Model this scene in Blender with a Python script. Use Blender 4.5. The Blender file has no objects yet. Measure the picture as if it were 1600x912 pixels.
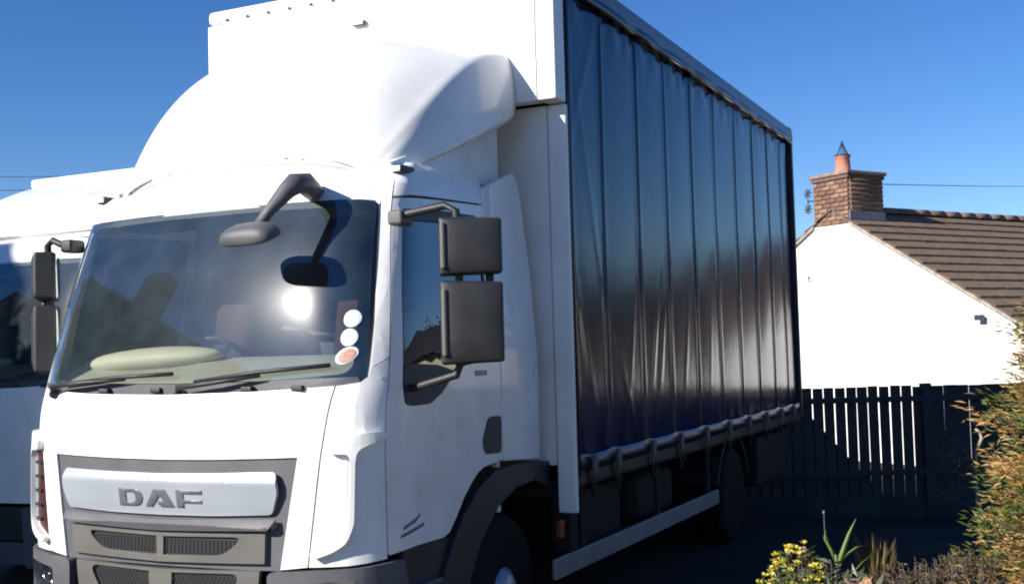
import bpy, bmesh, math, random
from mathutils import Vector, Matrix
random.seed(7)
sc = bpy.context.scene
COL = sc.collection
R = math.radians

# ---------------------------------------------------------------- camera
cam = bpy.data.cameras.new('camera'); co = bpy.data.objects.new('camera', cam); COL.objects.link(co)
sc.camera = co
YAW, PITCH, ROLL, FPX = -0.4458, 0.0519, -0.0275, 1817.16
fw = Vector((math.sin(YAW)*math.cos(PITCH), math.cos(YAW)*math.cos(PITCH), math.sin(PITCH)))
rt = Vector((math.cos(YAW), -math.sin(YAW), 0)); up = rt.cross(fw)
rr = rt*math.cos(ROLL) + up*math.sin(ROLL); uu = -rt*math.sin(ROLL) + up*math.cos(ROLL)
CAM = Vector((3.8201, -6.069, 1.6489))
co.matrix_world = Matrix(((rr.x, uu.x, -fw.x, CAM.x), (rr.y, uu.y, -fw.y, CAM.y), (rr.z, uu.z, -fw.z, CAM.z), (0, 0, 0, 1)))
cam.sensor_width = 36; cam.lens = FPX/1600*36; cam.clip_start = .05; cam.clip_end = 2000
# ---------------------------------------------------------------- sky, sun, exposure
SUN = Vector((-0.461, -0.757, 0.463)).normalized()
w = bpy.data.worlds.new('World'); sc.world = w; w.use_nodes = True
nt = w.node_tree; sky = nt.nodes.new('ShaderNodeTexSky'); sky.sky_type = 'NISHITA'; sky.sun_disc = False
sky.sun_elevation = math.asin(SUN.z); sky.sun_rotation = math.atan2(SUN.x, SUN.y) % (2*math.pi)
sky.ozone_density = 4.5; sky.air_density = .9; sky.dust_density = 0.0
hs = nt.nodes.new('ShaderNodeHueSaturation'); hs.inputs['Saturation'].default_value = 1.22; hs.inputs['Hue'].default_value = .511
nt.links.new(sky.outputs[0], hs.inputs['Color']); nt.links.new(hs.outputs[0], nt.nodes['Background'].inputs[0])
nt.nodes['Background'].inputs[1].default_value = .077
sl = bpy.data.lights.new('sun', 'SUN'); sl.energy = 5.0; sl.angle = R(.53); sl.color = (1, .95, .87)
so = bpy.data.objects.new('sun', sl); COL.objects.link(so); so.location = (-20, -30, 30)
so.rotation_euler = SUN.to_track_quat('Z', 'Y').to_euler()
vs = sc.view_settings; vs.view_transform = 'Standard'; vs.look = 'None'; vs.gamma = 1; vs.use_curve_mapping = False
vs.exposure = .8
sc.cycles.max_bounces = 8; sc.cycles.transparent_max_bounces = 24; sc.cycles.filter_width = 2.0
sc.cycles.use_denoising = True; sc.cycles.sample_clamp_indirect = 4

# ---------------------------------------------------------------- helpers: materials
MATS = {}
def mat(name, col, rough=.5, metal=0., spec=.5, var=.12, vs_=6., bump=0., bs=60., coat=0., dirt=None, dirt_amt=.0, island=0., grad=None):
    if name in MATS: return MATS[name]
    m = bpy.data.materials.new(name); m.use_nodes = True; N = m.node_tree.nodes; L = m.node_tree.links
    b = N['Principled BSDF']; b.inputs['Roughness'].default_value = rough; b.inputs['Metallic'].default_value = metal
    b.inputs['Specular IOR Level'].default_value = spec; b.inputs['Coat Weight'].default_value = coat; b.inputs['Coat Roughness'].default_value = .04
    tc = N.new('ShaderNodeTexCoord'); n = N.new('ShaderNodeTexNoise'); n.inputs['Scale'].default_value = vs_; n.inputs['Detail'].default_value = 5
    L.new(tc.outputs['Object'], n.inputs['Vector'])
    r = N.new('ShaderNodeValToRGB'); L.new(n.outputs['Fac'], r.inputs[0])
    r.color_ramp.elements[0].position = .3; r.color_ramp.elements[1].position = .7
    c0 = [max(0, c*(1-var)) for c in col]; c1 = [min(1, c*(1+var)) for c in col]
    r.color_ramp.elements[0].color = (*c0, 1); r.color_ramp.elements[1].color = (*c1, 1)
    out = r.outputs[0]
    if island:
        g = N.new('ShaderNodeNewGeometry'); h = N.new('ShaderNodeHueSaturation')
        mp = N.new('ShaderNodeMapRange'); mp.inputs['To Min'].default_value = 1-island; mp.inputs['To Max'].default_value = 1+island
        L.new(g.outputs['Random Per Island'], mp.inputs[0]); L.new(mp.outputs[0], h.inputs['Value']); L.new(out, h.inputs['Color']); out = h.outputs[0]
    if dirt:
        n2 = N.new('ShaderNodeTexNoise'); n2.inputs['Scale'].default_value = 2.3; n2.inputs['Detail'].default_value = 8; n2.inputs['Roughness'].default_value = .65
        L.new(tc.outputs['Object'], n2.inputs['Vector'])
        r2 = N.new('ShaderNodeValToRGB'); r2.color_ramp.elements[0].position = .48; r2.color_ramp.elements[1].position = .75
        r2.color_ramp.elements[0].color = (0, 0, 0, 1); r2.color_ramp.elements[1].color = (dirt_amt,)*3+(1,)
        L.new(n2.outputs['Fac'], r2.inputs[0])
        mx = N.new('ShaderNodeMix'); mx.data_type = 'RGBA'; mx.inputs[7].default_value = (*dirt, 1)
        L.new(r2.outputs[0], mx.inputs[0]); L.new(out, mx.inputs[6]); out = mx.outputs[2]
    L.new(out, b.inputs['Base Color'])
    rm = N.new('ShaderNodeMapRange'); rm.inputs['To Min'].default_value = max(0, rough*.85); rm.inputs['To Max'].default_value = min(1, rough*1.2)
    L.new(n.outputs['Fac'], rm.inputs[0]); L.new(rm.outputs[0], b.inputs['Roughness'])
    if bump:
        nb = N.new('ShaderNodeTexNoise'); nb.inputs['Scale'].default_value = bs; nb.inputs['Detail'].default_value = 4
        L.new(tc.outputs['Object'], nb.inputs['Vector'])
        bp = N.new('ShaderNodeBump'); bp.inputs['Strength'].default_value = bump; bp.inputs['Distance'].default_value = .02
        L.new(nb.outputs['Fac'], bp.inputs['Height']); L.new(bp.outputs[0], b.inputs['Normal'])
    MATS[name] = m; return m

def leafmat(name, cols, rough=.5, trans=.25):
    if name in MATS: return MATS[name]
    m = bpy.data.materials.new(name); m.use_nodes = True; N = m.node_tree.nodes; L = m.node_tree.links
    b = N['Principled BSDF']; b.inputs['Roughness'].default_value = rough
    g = N.new('ShaderNodeNewGeometry'); r = N.new('ShaderNodeValToRGB'); L.new(g.outputs['Random Per Island'], r.inputs[0])
    e = r.color_ramp.elements
    while len(e) < len(cols): e.new(.5)
    for i, c in enumerate(cols):
        e[i].position = i/(len(cols)-1); e[i].color = (*c, 1)
    L.new(r.outputs[0], b.inputs['Base Color'])
    t = N.new('ShaderNodeBsdfTranslucent'); L.new(r.outputs[0], t.inputs[0])
    mx = N.new('ShaderNodeMixShader'); mx.inputs[0].default_value = trans
    L.new(b.outputs[0], mx.inputs[1]); L.new(t.outputs[0], mx.inputs[2]); L.new(mx.outputs[0], N['Material Output'].inputs[0])
    MATS[name] = m; return m

def glassmat(name, tint, refl=1.9, sheen_film=.03, glare_rough=.30, glare_gloss=.05):
    if name in MATS: return MATS[name]
    m = bpy.data.materials.new(name); m.use_nodes = True; N = m.node_tree.nodes; L = m.node_tree.links
    N.remove(N['Principled BSDF'])
    fr = N.new('ShaderNodeFresnel'); fr.inputs[0].default_value = 1.5
    mu = N.new('ShaderNodeMath'); mu.operation = 'MULTIPLY'; mu.inputs[1].default_value = refl; mu.use_clamp = True; L.new(fr.outputs[0], mu.inputs[0])
    tr = N.new('ShaderNodeBsdfTransparent'); tr.inputs[0].default_value = (*tint, 1)
    gl = N.new('ShaderNodeBsdfGlossy'); gl.inputs['Roughness'].default_value = .004
    mx = N.new('ShaderNodeMixShader'); L.new(mu.outputs[0], mx.inputs[0]); L.new(tr.outputs[0], mx.inputs[1]); L.new(gl.outputs[0], mx.inputs[2])
    # haze of dust carrying painted blue sky sheen; rough lobes imitate sun glare
    tc = N.new('ShaderNodeTexCoord'); n = N.new('ShaderNodeTexNoise'); n.inputs['Scale'].default_value = 5; n.inputs['Detail'].default_value = 7
    L.new(tc.outputs['Object'], n.inputs[0])
    mr = N.new('ShaderNodeMapRange'); mr.inputs['From Min'].default_value = .3; mr.inputs['From Max'].default_value = .75
    mr.inputs['To Min'].default_value = sheen_film*.4; mr.inputs['To Max'].default_value = sheen_film*1.6; L.new(n.outputs[0], mr.inputs[0])
    df = N.new('ShaderNodeBsdfDiffuse'); df.inputs[0].default_value = (.26, .42, .56, 1)
    m2 = N.new('ShaderNodeMixShader'); L.new(mr.outputs[0], m2.inputs[0]); L.new(mx.outputs[0], m2.inputs[1]); L.new(df.outputs[0], m2.inputs[2])
    last = m2
    for rg, wt in ((glare_rough*1.4, glare_gloss*.8), (glare_rough*.7, glare_gloss*.9), (glare_rough*.30, glare_gloss*.9)):
        g2 = N.new('ShaderNodeBsdfGlossy'); g2.inputs['Roughness'].default_value = rg; g2.inputs[0].default_value = (.9, .9, .9, 1)
        m3 = N.new('ShaderNodeMixShader'); m3.inputs[0].default_value = wt
        L.new(last.outputs[0], m3.inputs[1]); L.new(g2.outputs[0], m3.inputs[2]); last = m3
    L.new(last.outputs[0], N['Material Output'].inputs[0])
    MATS[name] = m; return m

WHITE = mat('white_cab_paint', (.80, .80, .78), .28, var=.04, coat=.35, bump=.02, bs=8, dirt=(.46, .42, .35), dirt_amt=.34)
BODYW = mat('white_body_panel', (.80, .80, .79), .38, var=.04, dirt=(.45, .42, .37), dirt_amt=.28)
GREYP = mat('grey_plastic', (.085, .085, .095), .5, var=.15, bump=.15, bs=300)
MIDP = mat('mid_grey_plastic', (.095, .091, .084), .55, var=.15, bump=.15, bs=250, dirt=(.14, .135, .125), dirt_amt=.5)
BLACKP = mat('black_plastic', (.022, .022, .024), .42, var=.2, bump=.2, bs=280)
RUBBER = mat('rubber', (.010, .010, .010), .85, spec=.2, var=.25, bump=.3, bs=120, dirt=(.03, .027, .024), dirt_amt=.6)
SILVER = mat('silver_bar_paint', (.36, .39, .43), .34, metal=.2, var=.04, coat=.3)
LOGO = mat('logo_grey', (.11, .11, .13), .4, var=.08)
STEEL = mat('chassis_steel', (.012, .012, .012), .7, spec=.25, var=.3, dirt=(.03, .022, .018), dirt_amt=.7)
ALU = mat('aluminium', (.26, .27, .29), .5, metal=.5, var=.12, dirt=(.15, .14, .13), dirt_amt=.6)
CHROME = mat('lamp_reflector', (.75, .75, .75), .15, metal=1, var=.1)
DARKV = mat('dark_recess', (.012, .012, .013), .7, var=.3)
SEAT = mat('seat_fabric', (.048, .016, .012), .85, var=.35, bump=.3, bs=80)
DASH = mat('dashboard_beige', (.36, .35, .29), .6, var=.1, bump=.1, bs=200)
TRIM = mat('cab_trim_grey', (.055, .055, .065), .7, var=.12)
STKW = mat('sticker_white', (.72, .80, .78), .5, var=.06, vs_=60)
STKO = mat('sticker_orange', (.62, .30, .22), .5, var=.35, vs_=70)
GLASS = glassmat('windscreen_glass', (.76, .80, .77), refl=2.6, sheen_film=.048, glare_gloss=.0030)
SGLASS = glassmat('door_glass', (.045, .06, .065), refl=2.4, sheen_film=.006, glare_gloss=.002)
LGLASS = glassmat('lamp_glass', (.85, .88, .9), refl=1.5, sheen_film=.02, glare_gloss=.01)
AMBER = mat('amber_lens', (.22, .06, .02), .25, var=.1)
REDL = mat('red_dark_lens', (.05, .014, .012), .3, var=.3, vs_=30)

# ---------------------------------------------------------------- helpers: geometry
def tag(o, label=None, cat=None, group=None, kind=None):
    if label: o['label'] = label
    if cat: o['category'] = cat
    if group: o['group'] = group
    if kind: o['kind'] = kind
    return o
def empty(name, loc=(0, 0, 0), rz=0):
    o = bpy.data.objects.new(name, None); COL.objects.link(o); o.location = loc; o.rotation_euler.z = rz
    o.empty_display_size = .2; return o
def link(name, me, m, parent=None, smooth=False):
    if m: me.materials.append(m)
    if smooth: me.shade_smooth()
    o = bpy.data.objects.new(name, me); COL.objects.link(o)
    if parent: o.parent = parent
    return o
def obm(name, bm, m, parent=None, smooth=False, recalc=True):
    if recalc: bmesh.ops.recalc_face_normals(bm, faces=bm.faces)
    me = bpy.data.meshes.new(name); bm.to_mesh(me); bm.free()
    return link(name, me, m, parent, smooth)
def pyd(name, V, F, m, parent=None, smooth=False):
    me = bpy.data.meshes.new(name); me.from_pydata([tuple(v) for v in V], [], F); me.update()
    return link(name, me, m, parent, smooth)
def bevel(o, wd, seg=2, ang=35):
    b = o.modifiers.new('bevel', 'BEVEL'); b.width = wd; b.segments = seg; b.limit_method = 'ANGLE'; b.angle_limit = R(ang)
    return o
def wnorm(o):
    n = o.modifiers.new('wn', 'WEIGHTED_NORMAL'); n.keep_sharp = True; return o
def addbox(bm, x0, x1, y0, y1, z0, z1, M=None):
    vs = [bm.verts.new(Vector(p) if M is None else M @ Vector(p)) for p in
          ((x0, y0, z0), (x1, y0, z0), (x1, y1, z0), (x0, y1, z0), (x0, y0, z1), (x1, y0, z1), (x1, y1, z1), (x0, y1, z1))]
    for f in ((0, 3, 2, 1), (4, 5, 6, 7), (0, 1, 5, 4), (1, 2, 6, 5), (2, 3, 7, 6), (3, 0, 4, 7)): bm.faces.new([vs[i] for i in f])
def box(name, x0, x1, y0, y1, z0, z1, m, parent=None, bev=.006, M=None, seg=2):
    bm = bmesh.new(); addbox(bm, x0, x1, y0, y1, z0, z1, M); o = obm(name, bm, m, parent, True)
    if bev: bevel(o, bev, seg); wnorm(o)
    return o
def addtube(bm, pts, r, n=8, caps=True):
    pts = [Vector(p) for p in pts]; rs = r if isinstance(r, (list, tuple)) else [r]*len(pts)
    rings = []; prev = None
    for i, p in enumerate(pts):
        t = (pts[min(i+1, len(pts)-1)] - pts[max(i-1, 0)]).normalized()
        a = (prev - t*prev.dot(t)) if prev else (Vector((0, 0, 1)).cross(t) if abs(t.z) < .95 else Vector((1, 0, 0)).cross(t))
        a.normalize(); prev = a; b = t.cross(a)
        rings.append([bm.verts.new(p + (a*math.cos(2*math.pi*k/n) + b*math.sin(2*math.pi*k/n))*rs[i]) for k in range(n)])
    for A, B in zip(rings, rings[1:]):
        for k in range(n): bm.faces.new((A[k], A[(k+1) % n], B[(k+1) % n], B[k]))
    if caps:
        bm.faces.new(rings[0][::-1]); bm.faces.new(rings[-1])
def tube(name, pts, r, m, parent=None, n=8):
    bm = bmesh.new(); addtube(bm, pts, r, n); return obm(name, bm, m, parent, True)
def lathe(name, prof, m, parent=None, n=32, M=None, smooth=True):   # prof: (radius, height) along local z
    bm = bmesh.new(); rings = []
    for r, h in prof:
        rings.append([bm.verts.new((M or Matrix()) @ Vector((r*math.cos(2*math.pi*k/n), r*math.sin(2*math.pi*k/n), h))) for k in range(n)])
    for A, B in zip(rings, rings[1:]):
        for k in range(n): bm.faces.new((A[k], A[(k+1) % n], B[(k+1) % n], B[k]))
    for rg, rev in ((rings[0], True), (rings[-1], False)):
        bm.faces.new(rg[::-1] if rev else rg)
    o = obm(name, bm, m, parent, smooth)
    return o
def prism(name, poly, axis, a0, a1, m, parent=None, bev=.006):      # poly in the other two axes, extruded a0..a1
    def P(u, v, a): return {'x': (a, u, v), 'y': (u, a, v), 'z': (u, v, a)}[axis]
    bm = bmesh.new(); A = [bm.verts.new(P(u, v, a0)) for u, v in poly]; B = [bm.verts.new(P(u, v, a1)) for u, v in poly]
    bm.faces.new(A); bm.faces.new(B[::-1]); n = len(poly)
    for i in range(n): bm.faces.new((A[i], B[i], B[(i+1) % n], A[(i+1) % n]))
    o = obm(name, bm, m, parent, True)
    if bev: bevel(o, bev); 
    wnorm(o); return o
def roundpoly(P, r, n=4):
    out = []; k = len(P)
    for i in range(k):
        a, b, c = Vector(P[i-1]), Vector(P[i]), Vector(P[(i+1) % k])
        d1 = (a-b); d2 = (c-b); rr_ = min(r, d1.length*.45, d2.length*.45)
        p1 = b + d1.normalized()*rr_; p2 = b + d2.normalized()*rr_
        for j in range(n+1):
            t = j/n; q = p1*(1-t)**2 + b*2*t*(1-t) + p2*t*t; out.append((q.x, q.y))
    return out
def panel(name, poly, mapf, m, parent=None, thick=.012, step=.06, holes=(), bev=.003, flip=False):
    """a sheet whose outline is given on the unrolled surface; mapf(u, v) -> 3D"""
    bm = bmesh.new()
    for loop in (poly, *holes):
        vv = [bm.verts.new((u, v, 0)) for u, v in loop]
        for i in range(len(vv)): bm.edges.new((vv[i], vv[(i+1) % len(vv)]))
    bmesh.ops.triangle_fill(bm, edges=bm.edges[:], use_beauty=True, use_dissolve=False)
    us = [p[0] for p in poly]; vs_ = [p[1] for p in poly]
    for lo, hi, no in ((min(us), max(us), (1, 0, 0)), (min(vs_), max(vs_), (0, 1, 0))):
        k = max(1, int((hi-lo)/step))
        for i in range(1, k):
            c = lo + (hi-lo)*i/k + 1.3e-5
            bmesh.ops.bisect_plane(bm, geom=bm.verts[:]+bm.edges[:]+bm.faces[:], plane_co=Vector(no)*c, plane_no=no, dist=1e-6)
    bm.normal_update()
    for f in bm.faces:
        if (f.normal.z < 0) != flip: f.normal_flip()
    for v in bm.verts: v.co = Vector(mapf(v.co.x, v.co.y))
    o = obm(name, bm, m, parent, True, recalc=False)
    if thick:
        s = o.modifiers.new('solid', 'SOLIDIFY'); s.thickness = thick; s.offset = -1; s.use_even_offset = True
        if bev: bevel(o, bev, 2, 50)
        wnorm(o)
    return o
def copy_obj(o, parent):
    c = o.copy(); COL.objects.link(c); c.parent = parent; return c
def copy_tree(o, parent=None):
    c = copy_obj(o, parent)
    for ch in list(o.children):
        if ch != c: copy_tree(ch, c)
    return c
def interp(x, X, Y):
    if x <= X[0]: return Y[0]
    for i in range(1, len(X)):
        if x <= X[i]: t = (x-X[i-1])/(X[i]-X[i-1]); return Y[i-1]+(Y[i]-Y[i-1])*t
    return Y[-1]

# ---------------------------------------------------------------- ground
def gz(x, y):
    """the yard falls gently away behind the lorry"""
    t = max(0, min(1, (y-3.9)/5.)); return -.42*t*t*(3-2*t)
def build_ground():
    xs = [-300, -120, -60, -30, -15, -8, -4, 0, 4, 8, 15, 30, 60, 120, 300]; ys = [-300, -120, -60, -30, -15, -8, -4, 0, 3] + [3.5+.5*i for i in range(14)] + [15, 30, 60, 120, 300]
    V = [(x, y, gz(x, y)) for y in ys for x in xs]; n = len(xs)
    F = [(j*n+i, j*n+i+1, (j+1)*n+i+1, (j+1)*n+i) for j in range(len(ys)-1) for i in range(n-1)]
    g = pyd('ground', V, F, mat('yard_tarmac', (.036, .034, .031), .95, spec=.12, var=.3, vs_=1.5, bump=.6, bs=90, dirt=(.07, .062, .05), dirt_amt=.5), None, True)
    tag(g, kind='structure')
build_ground()
dv = pyd('warm_bounce_sheet', [(1.75, -14, .006), (10, -14, .006), (10, -1.0, .006), (1.75, -1.0, .006)], [(0, 1, 2, 3)], mat('warm_bounce', (.19, .145, .095), .9, var=.15, vs_=1.2, bump=.5, bs=60, dirt=(.12, .095, .065), dirt_amt=.5)); tag(dv, kind='structure')  # unseen sheet added to bounce warm light onto the lorry's side

# ---------------------------------------------------------------- cab surface (unrolled: s along the plan curve, z height)
PLAN = [(0, 0), (.2, .003), (.4, .014), (.6, .036), (.75, .066), (.86, .10), (.94, .14), (1.0, .19), (1.035, .245), (1.055, .31), (1.066, .40), (1.07, .5), (1.07, 2.2)]
def _plan():
    t = [0]
    for a, b in zip(PLAN, PLAN[1:]): t.append(t[-1]+math.dist(a, b))
    N = 900; T = [t[-1]*i/N for i in range(N+1)]
    X = [interp(q, t, [p[0] for p in PLAN]) for q in T]; Y = [interp(q, t, [p[1] for p in PLAN]) for q in T]
    k = 26; SX, SY = [], []
    for i in range(N+1):
        ax = ay = 0
        for j in range(i-k, i+k+1):
            if j < 0: ax -= X[-j]; ay += Y[-j]
            elif j > N: ax += X[N]; ay += Y[N]+(Y[N]-Y[N-1])*(j-N)
            else: ax += X[j]; ay += Y[j]
        SX.append(ax/(2*k+1)); SY.append(ay/(2*k+1))
    S = [0]
    for i in range(N): S.append(S[-1]+math.hypot(SX[i+1]-SX[i], SY[i+1]-SY[i]))
    return S, SX, SY
PS, PX, PY = _plan()
import bisect
def fint(x, X, Y):
    i = min(max(bisect.bisect_left(X, x), 1), len(X)-1); t = (x-X[i-1])/(X[i]-X[i-1]); t = max(0, min(1, t)); return Y[i-1]+(Y[i]-Y[i-1])*t
ZL = [.2, .65, 1.2, 1.36, 1.44, 1.5, 2.36, 2.44, 2.50, 2.54, 2.57, 2.60]
YL = [-1.885, -1.90, -1.895, -1.88, -1.866, -1.845, -1.545, -1.51, -1.465, -1.42, -1.365, -1.29]
def sst(t): t = max(0, min(1, t)); return t*t*(3-2*t)
def cabp(s, z, off=0):
    a = abs(s); x = fint(a, PS, PX); y = fint(a, PS, PY); lean = interp(z, ZL, YL)+1.89
    wgt = interp(a, [0, .95, 1.3, 2.3], [1, 1, .55, 0]); x *= 1-.065*sst((z-1.5)/1.0)
    if z > 2.44: x *= 1-.05*((z-2.44)/.16)**2
    p = Vector((math.copysign(x, s), -1.89+y+lean*wgt, z))
    if off:
        e = .004
        d1 = cabp(s+e, z)-cabp(s-e, z); d2 = cabp(s, z+e)-cabp(s, z-e); n = d1.cross(d2).normalized(); p += n*off
    return p
def cmap(off=0): return lambda s, z: cabp(s, z, off)
def mir(P): return [(-u, v) for u, v in P][::-1]
def wsp(x, z, off=0):
    t = (z-1.5)/.86; xr = x/(.985-.08*t)
    return Vector((x, -1.775+.23*t+.05*xr*xr+.08*abs(xr)**14-.022*(1-(2*t-1)**2)-off, z))

# ================================================================ the lorry
L = empty('curtainside_lorry'); tag(L, 'white curtainside lorry with roof deflector and dark side curtain, in front', 'lorry')
CABPARTS = []
def cab(o): CABPARTS.append(o); return o

# front panel with the grille opening, corner panels, pillars, header
front = [(-.87, 1.522), (-.5, 1.503), (0, 1.495), (.5, 1.503), (.87, 1.522), (.768, .735), (.642, .722), (.729, 1.213), (.3, 1.203), (0, 1.2), (-.3, 1.203), (-.729, 1.213), (-.642, .722), (-.768, .735)]
cab(panel('front_panel', front[::-1], cmap(), WHITE, L, .02, .07))
for sg in (1, -1):
    f = (lambda P: P) if sg > 0 else mir
    cp = cab(panel('corner_panel', f([(.878, 1.522), (.776, .735), (.95, .738), (1.134, .752), (1.127, 1.52), (1.118, 1.64), (1.035, 1.60), (1.02, 1.56), (.985, 1.535)]), cmap(), WHITE, L, .02, .045))
    vent = [(.868, 1.275), (1.027, 1.313), (1.118, 1.317), (1.13, 1.285), (1.04, 1.262), (.992, 1.235), (.984, 1.19), (.976, .92), (.945, .838), (.885, .80), (.80, .772), (.788, .80), (.90, .845), (.945, .88), (.957, .94), (.966, 1.195), (.952, 1.222), (.868, 1.225)]
    panel('air_vane', f(roundpoly(vent, .025, 3)), cmap(.034), WHITE, cp, .036, .03, bev=.012)
    ins = [(.872, 1.215), (.955, 1.215), (.944, .90), (.90, .853), (.800, .81)]
    iv = panel('vent_insert', f(ins), cmap(.004), WHITE if sg > 0 else REDL, cp, .006, .05)
    if sg < 0:
        for k in range(5): panel('vent_slat', f([(.862, 1.17-k*.07), (.953, 1.17-k*.07), (.953, 1.155-k*.07), (.862, 1.155-k*.07)]), cmap(.016), BLACKP, cp, .014, .05)
    cab(panel('windscreen_pillar', f([(1.020, 1.558), (1.036, 1.604), (1.118, 1.645), (1.100, 2.0), (1.071, 2.40), (1.060, 2.50), (.97, 2.50), (.90, 2.392), (.955, 2.388), (.985, 2.37), (.992, 2.34), (1.008, 2.1), (1.022, 1.8)]), cmap(), WHITE, L, .02, .04))
cab(panel('roof_header', [(-.897, 2.392), (-.967, 2.50), (-1.0, 2.598), (0, 2.598), (1.0, 2.598), (.967, 2.50), (.897, 2.392), (.4, 2.384), (-.4, 2.384)], cmap(), WHITE, L, .02, .05))
# cab roof side strips and roof
for sg in (1, -1):
    f = (lambda P: P) if sg > 0 else mir
    cab(panel('roof_side', f([(1.08, 2.408), (1.4, 2.424), (2.245, 2.452), (2.25, 2.585), (1.9, 2.59), (1.0, 2.596), (.975, 2.505), (1.066, 2.505)]), cmap(), WHITE, L, .02, .06))
cab(box('cab_roof', -.90, .90, -1.22, -.45, 2.53, 2.578, WHITE, L, .01))
cab(box('cab_rear_wall', -1.03, 1.03, -.47, -.44, .80, 2.55, WHITE, L, .004))
cab(box('cab_floor', -.98, .98, -1.50, -.47, .78, .86, TRIM, L, 0))

# doors
door = [(1.084, 2.394), (1.11, 2.0), (1.134, 1.52), (1.142, .80), (1.146, .765), (1.345, .777), (1.60, .775), (1.66, .79), (1.734, .854), (1.82, .94), (1.904, 1.003), (1.97, 1.043), (2.042, 1.066), (2.259, 1.084), (2.262, 1.48), (2.246, 2.378), (2.236, 2.432), (2.2, 2.44), (1.569, 2.418)]
win = roundpoly([(1.182, 2.338), (1.19, 1.95), (1.228, 1.518), (1.262, 1.425), (1.33, 1.415), (1.49, 1.418), (1.601, 1.466), (1.703, 1.539), (1.835, 1.590), (2.03, 1.604), (2.15, 1.62), (2.17, 2.30), (2.12, 2.372), (1.75, 2.366)], .03, 3)
trim = roundpoly([(1.232, 1.54), (1.262, 1.425), (1.33, 1.415), (1.49, 1.418), (1.601, 1.466), (1.703, 1.539), (1.75, 1.562), (1.55, 1.60), (1.30, 1.61), (1.226, 1.60)], .02, 3)
def inset(P, d):
    c = Vector((sum(p[0] for p in P)/len(P), sum(p[1] for p in P)/len(P))); out = []
    for i, p in enumerate(P):
        a = Vector(P[i-1]); b = Vector(P[(i+1) % len(P)]); t = (b-a).normalized(); n = Vector((-t.y, t.x))
        q = Vector(p)
        if (c-q).dot(n) < 0: n = -n
        q = q+n*d; out.append((q.x, q.y))
    return out
for sg in (1, -1):
    f = (lambda P: P) if sg > 0 else mir
    dr = cab(panel('door', f(door), cmap(), WHITE, L, .03, .06, holes=[f(win)]))
    panel('window_seal', f(win), cmap(-.004), BLACKP, dr, .014, .06, holes=[f(inset(win, .016))], bev=0)
    panel('window', f(inset(win, .012)), cmap(-.010), SGLASS, dr, 0, .08)
    panel('window_corner_trim', f(trim), cmap(.004), BLACKP, dr, .012, .05)
    panel('window_top_trim', f([(1.18, 2.345), (1.75, 2.372), (2.1, 2.378), (2.1, 2.325), (1.75, 2.31), (1.185, 2.29)]), cmap(.002), BLACKP, dr, .01, .08)
    hd = panel('door_handle', f(roundpoly([(2.10, 1.318), (2.242, 1.316), (2.235, 1.122), (2.05, 1.130), (2.028, 1.20)], .03, 3)), cmap(.008), BLACKP, dr, .02, .04, bev=.006)
    # faint lettering: model figures under the window, two slanted lines at the foot of the door
    x = 1.955
    for k, wd in enumerate((.018, .030, .030, .030)):
        panel('badge_figure', f([(x, 1.562), (x, 1.535), (x+wd, 1.535), (x+wd, 1.562)]), cmap(.003), mat('badge_grey', (.36, .36, .40), .4, var=.1), dr, .004, .04, bev=0); x += wd+.009
    for (u, v, l, sl_) in ((1.245, .862, .10, .25), (1.33, .878, .05, .55), (1.225, .828, .19, .16)):
        panel('door_transfer', f([(u, v), (u+l, v+l*sl_), (u+l, v+l*sl_+.016), (u, v+.013)]), cmap(.002), mat('transfer_dark', (.12, .12, .14), .5, var=.4, vs_=90), dr, .003, .05, bev=0)

# windscreen, black border, stickers
wsh = roundpoly([(-.985, 1.53), (-.5, 1.492), (0, 1.484), (.5, 1.492), (.985, 1.53), (.955, 1.95), (.906, 2.388), (.45, 2.396), (-.45, 2.396), (-.906, 2.388), (-.955, 1.95)], .07, 5)
V = []; F = []; nu, nv = 90, 50
for j in range(nv+1):
    for i in range(nu+1):
        u = -1+2*i/nu; v = j/nv; zb_ = 1.486+.042*u*u; zt_ = 2.394-.006*u*u; z = zb_+(zt_-zb_)*v; V.append(wsp(u*(.985-.08*(z-1.5)/.86), z))
for j in range(nv):
    for i in range(nu): a = j*(nu+1)+i; F.append((a, a+1, a+nu+2, a+nu+1))
ws = cab(pyd('windscreen', V, F, GLASS, L, True))
panel('glass_border', wsh, lambda x, z: wsp(x, z, -.006), BLACKP, ws, .004, .06, holes=[roundpoly([(-.925, 1.575), (-.5, 1.552), (0, 1.546), (.5, 1.552), (.925, 1.575), (.90, 1.95), (.862, 2.352), (.4, 2.362), (-.4, 2.362), (-.862, 2.352), (-.90, 1.95)], .07, 5)], bev=0)
def ell(cx, cz, a, b, n=20, rot=0): return [(cx+a*math.cos(2*math.pi*k/n)*math.cos(rot)-b*math.sin(2*math.pi*k/n)*math.sin(rot), cz+a*math.cos(2*math.pi*k/n)*math.sin(rot)+b*math.sin(2*math.pi*k/n)*math.cos(rot)) for k in range(n)]
for (cx, cz, a, b, m_) in ((.898, 1.822, .034, .040, STKW), (.895, 1.737, .034, .040, STKW)):
    panel('windscreen_disc', ell(cx, cz, a, b), lambda x, z: wsp(x, z, .005), m_, ws, .002, .012, bev=0)
tag(panel('windscreen_sticker', ell(.893, 1.656, .050, .033, rot=.6), lambda x, z: wsp(x, z, .005), STKW, ws, .002, .012, bev=0), 'white edged orange sticker')
panel('windscreen_sticker', ell(.894, 1.655, .040, .025, rot=.6), lambda x, z: wsp(x, z, .007), STKO, ws, .001, .012, bev=0)
cab(panel('scuttle', [(-.97, 1.50), (-.5, 1.478), (0, 1.47), (.5, 1.478), (.97, 1.50), (.95, 1.56), (0, 1.538), (-.95, 1.56)], lambda x, z: wsp(x, z, .012-.2*max(0, 1.53-z)), GREYP, L, .01, .08))

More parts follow.
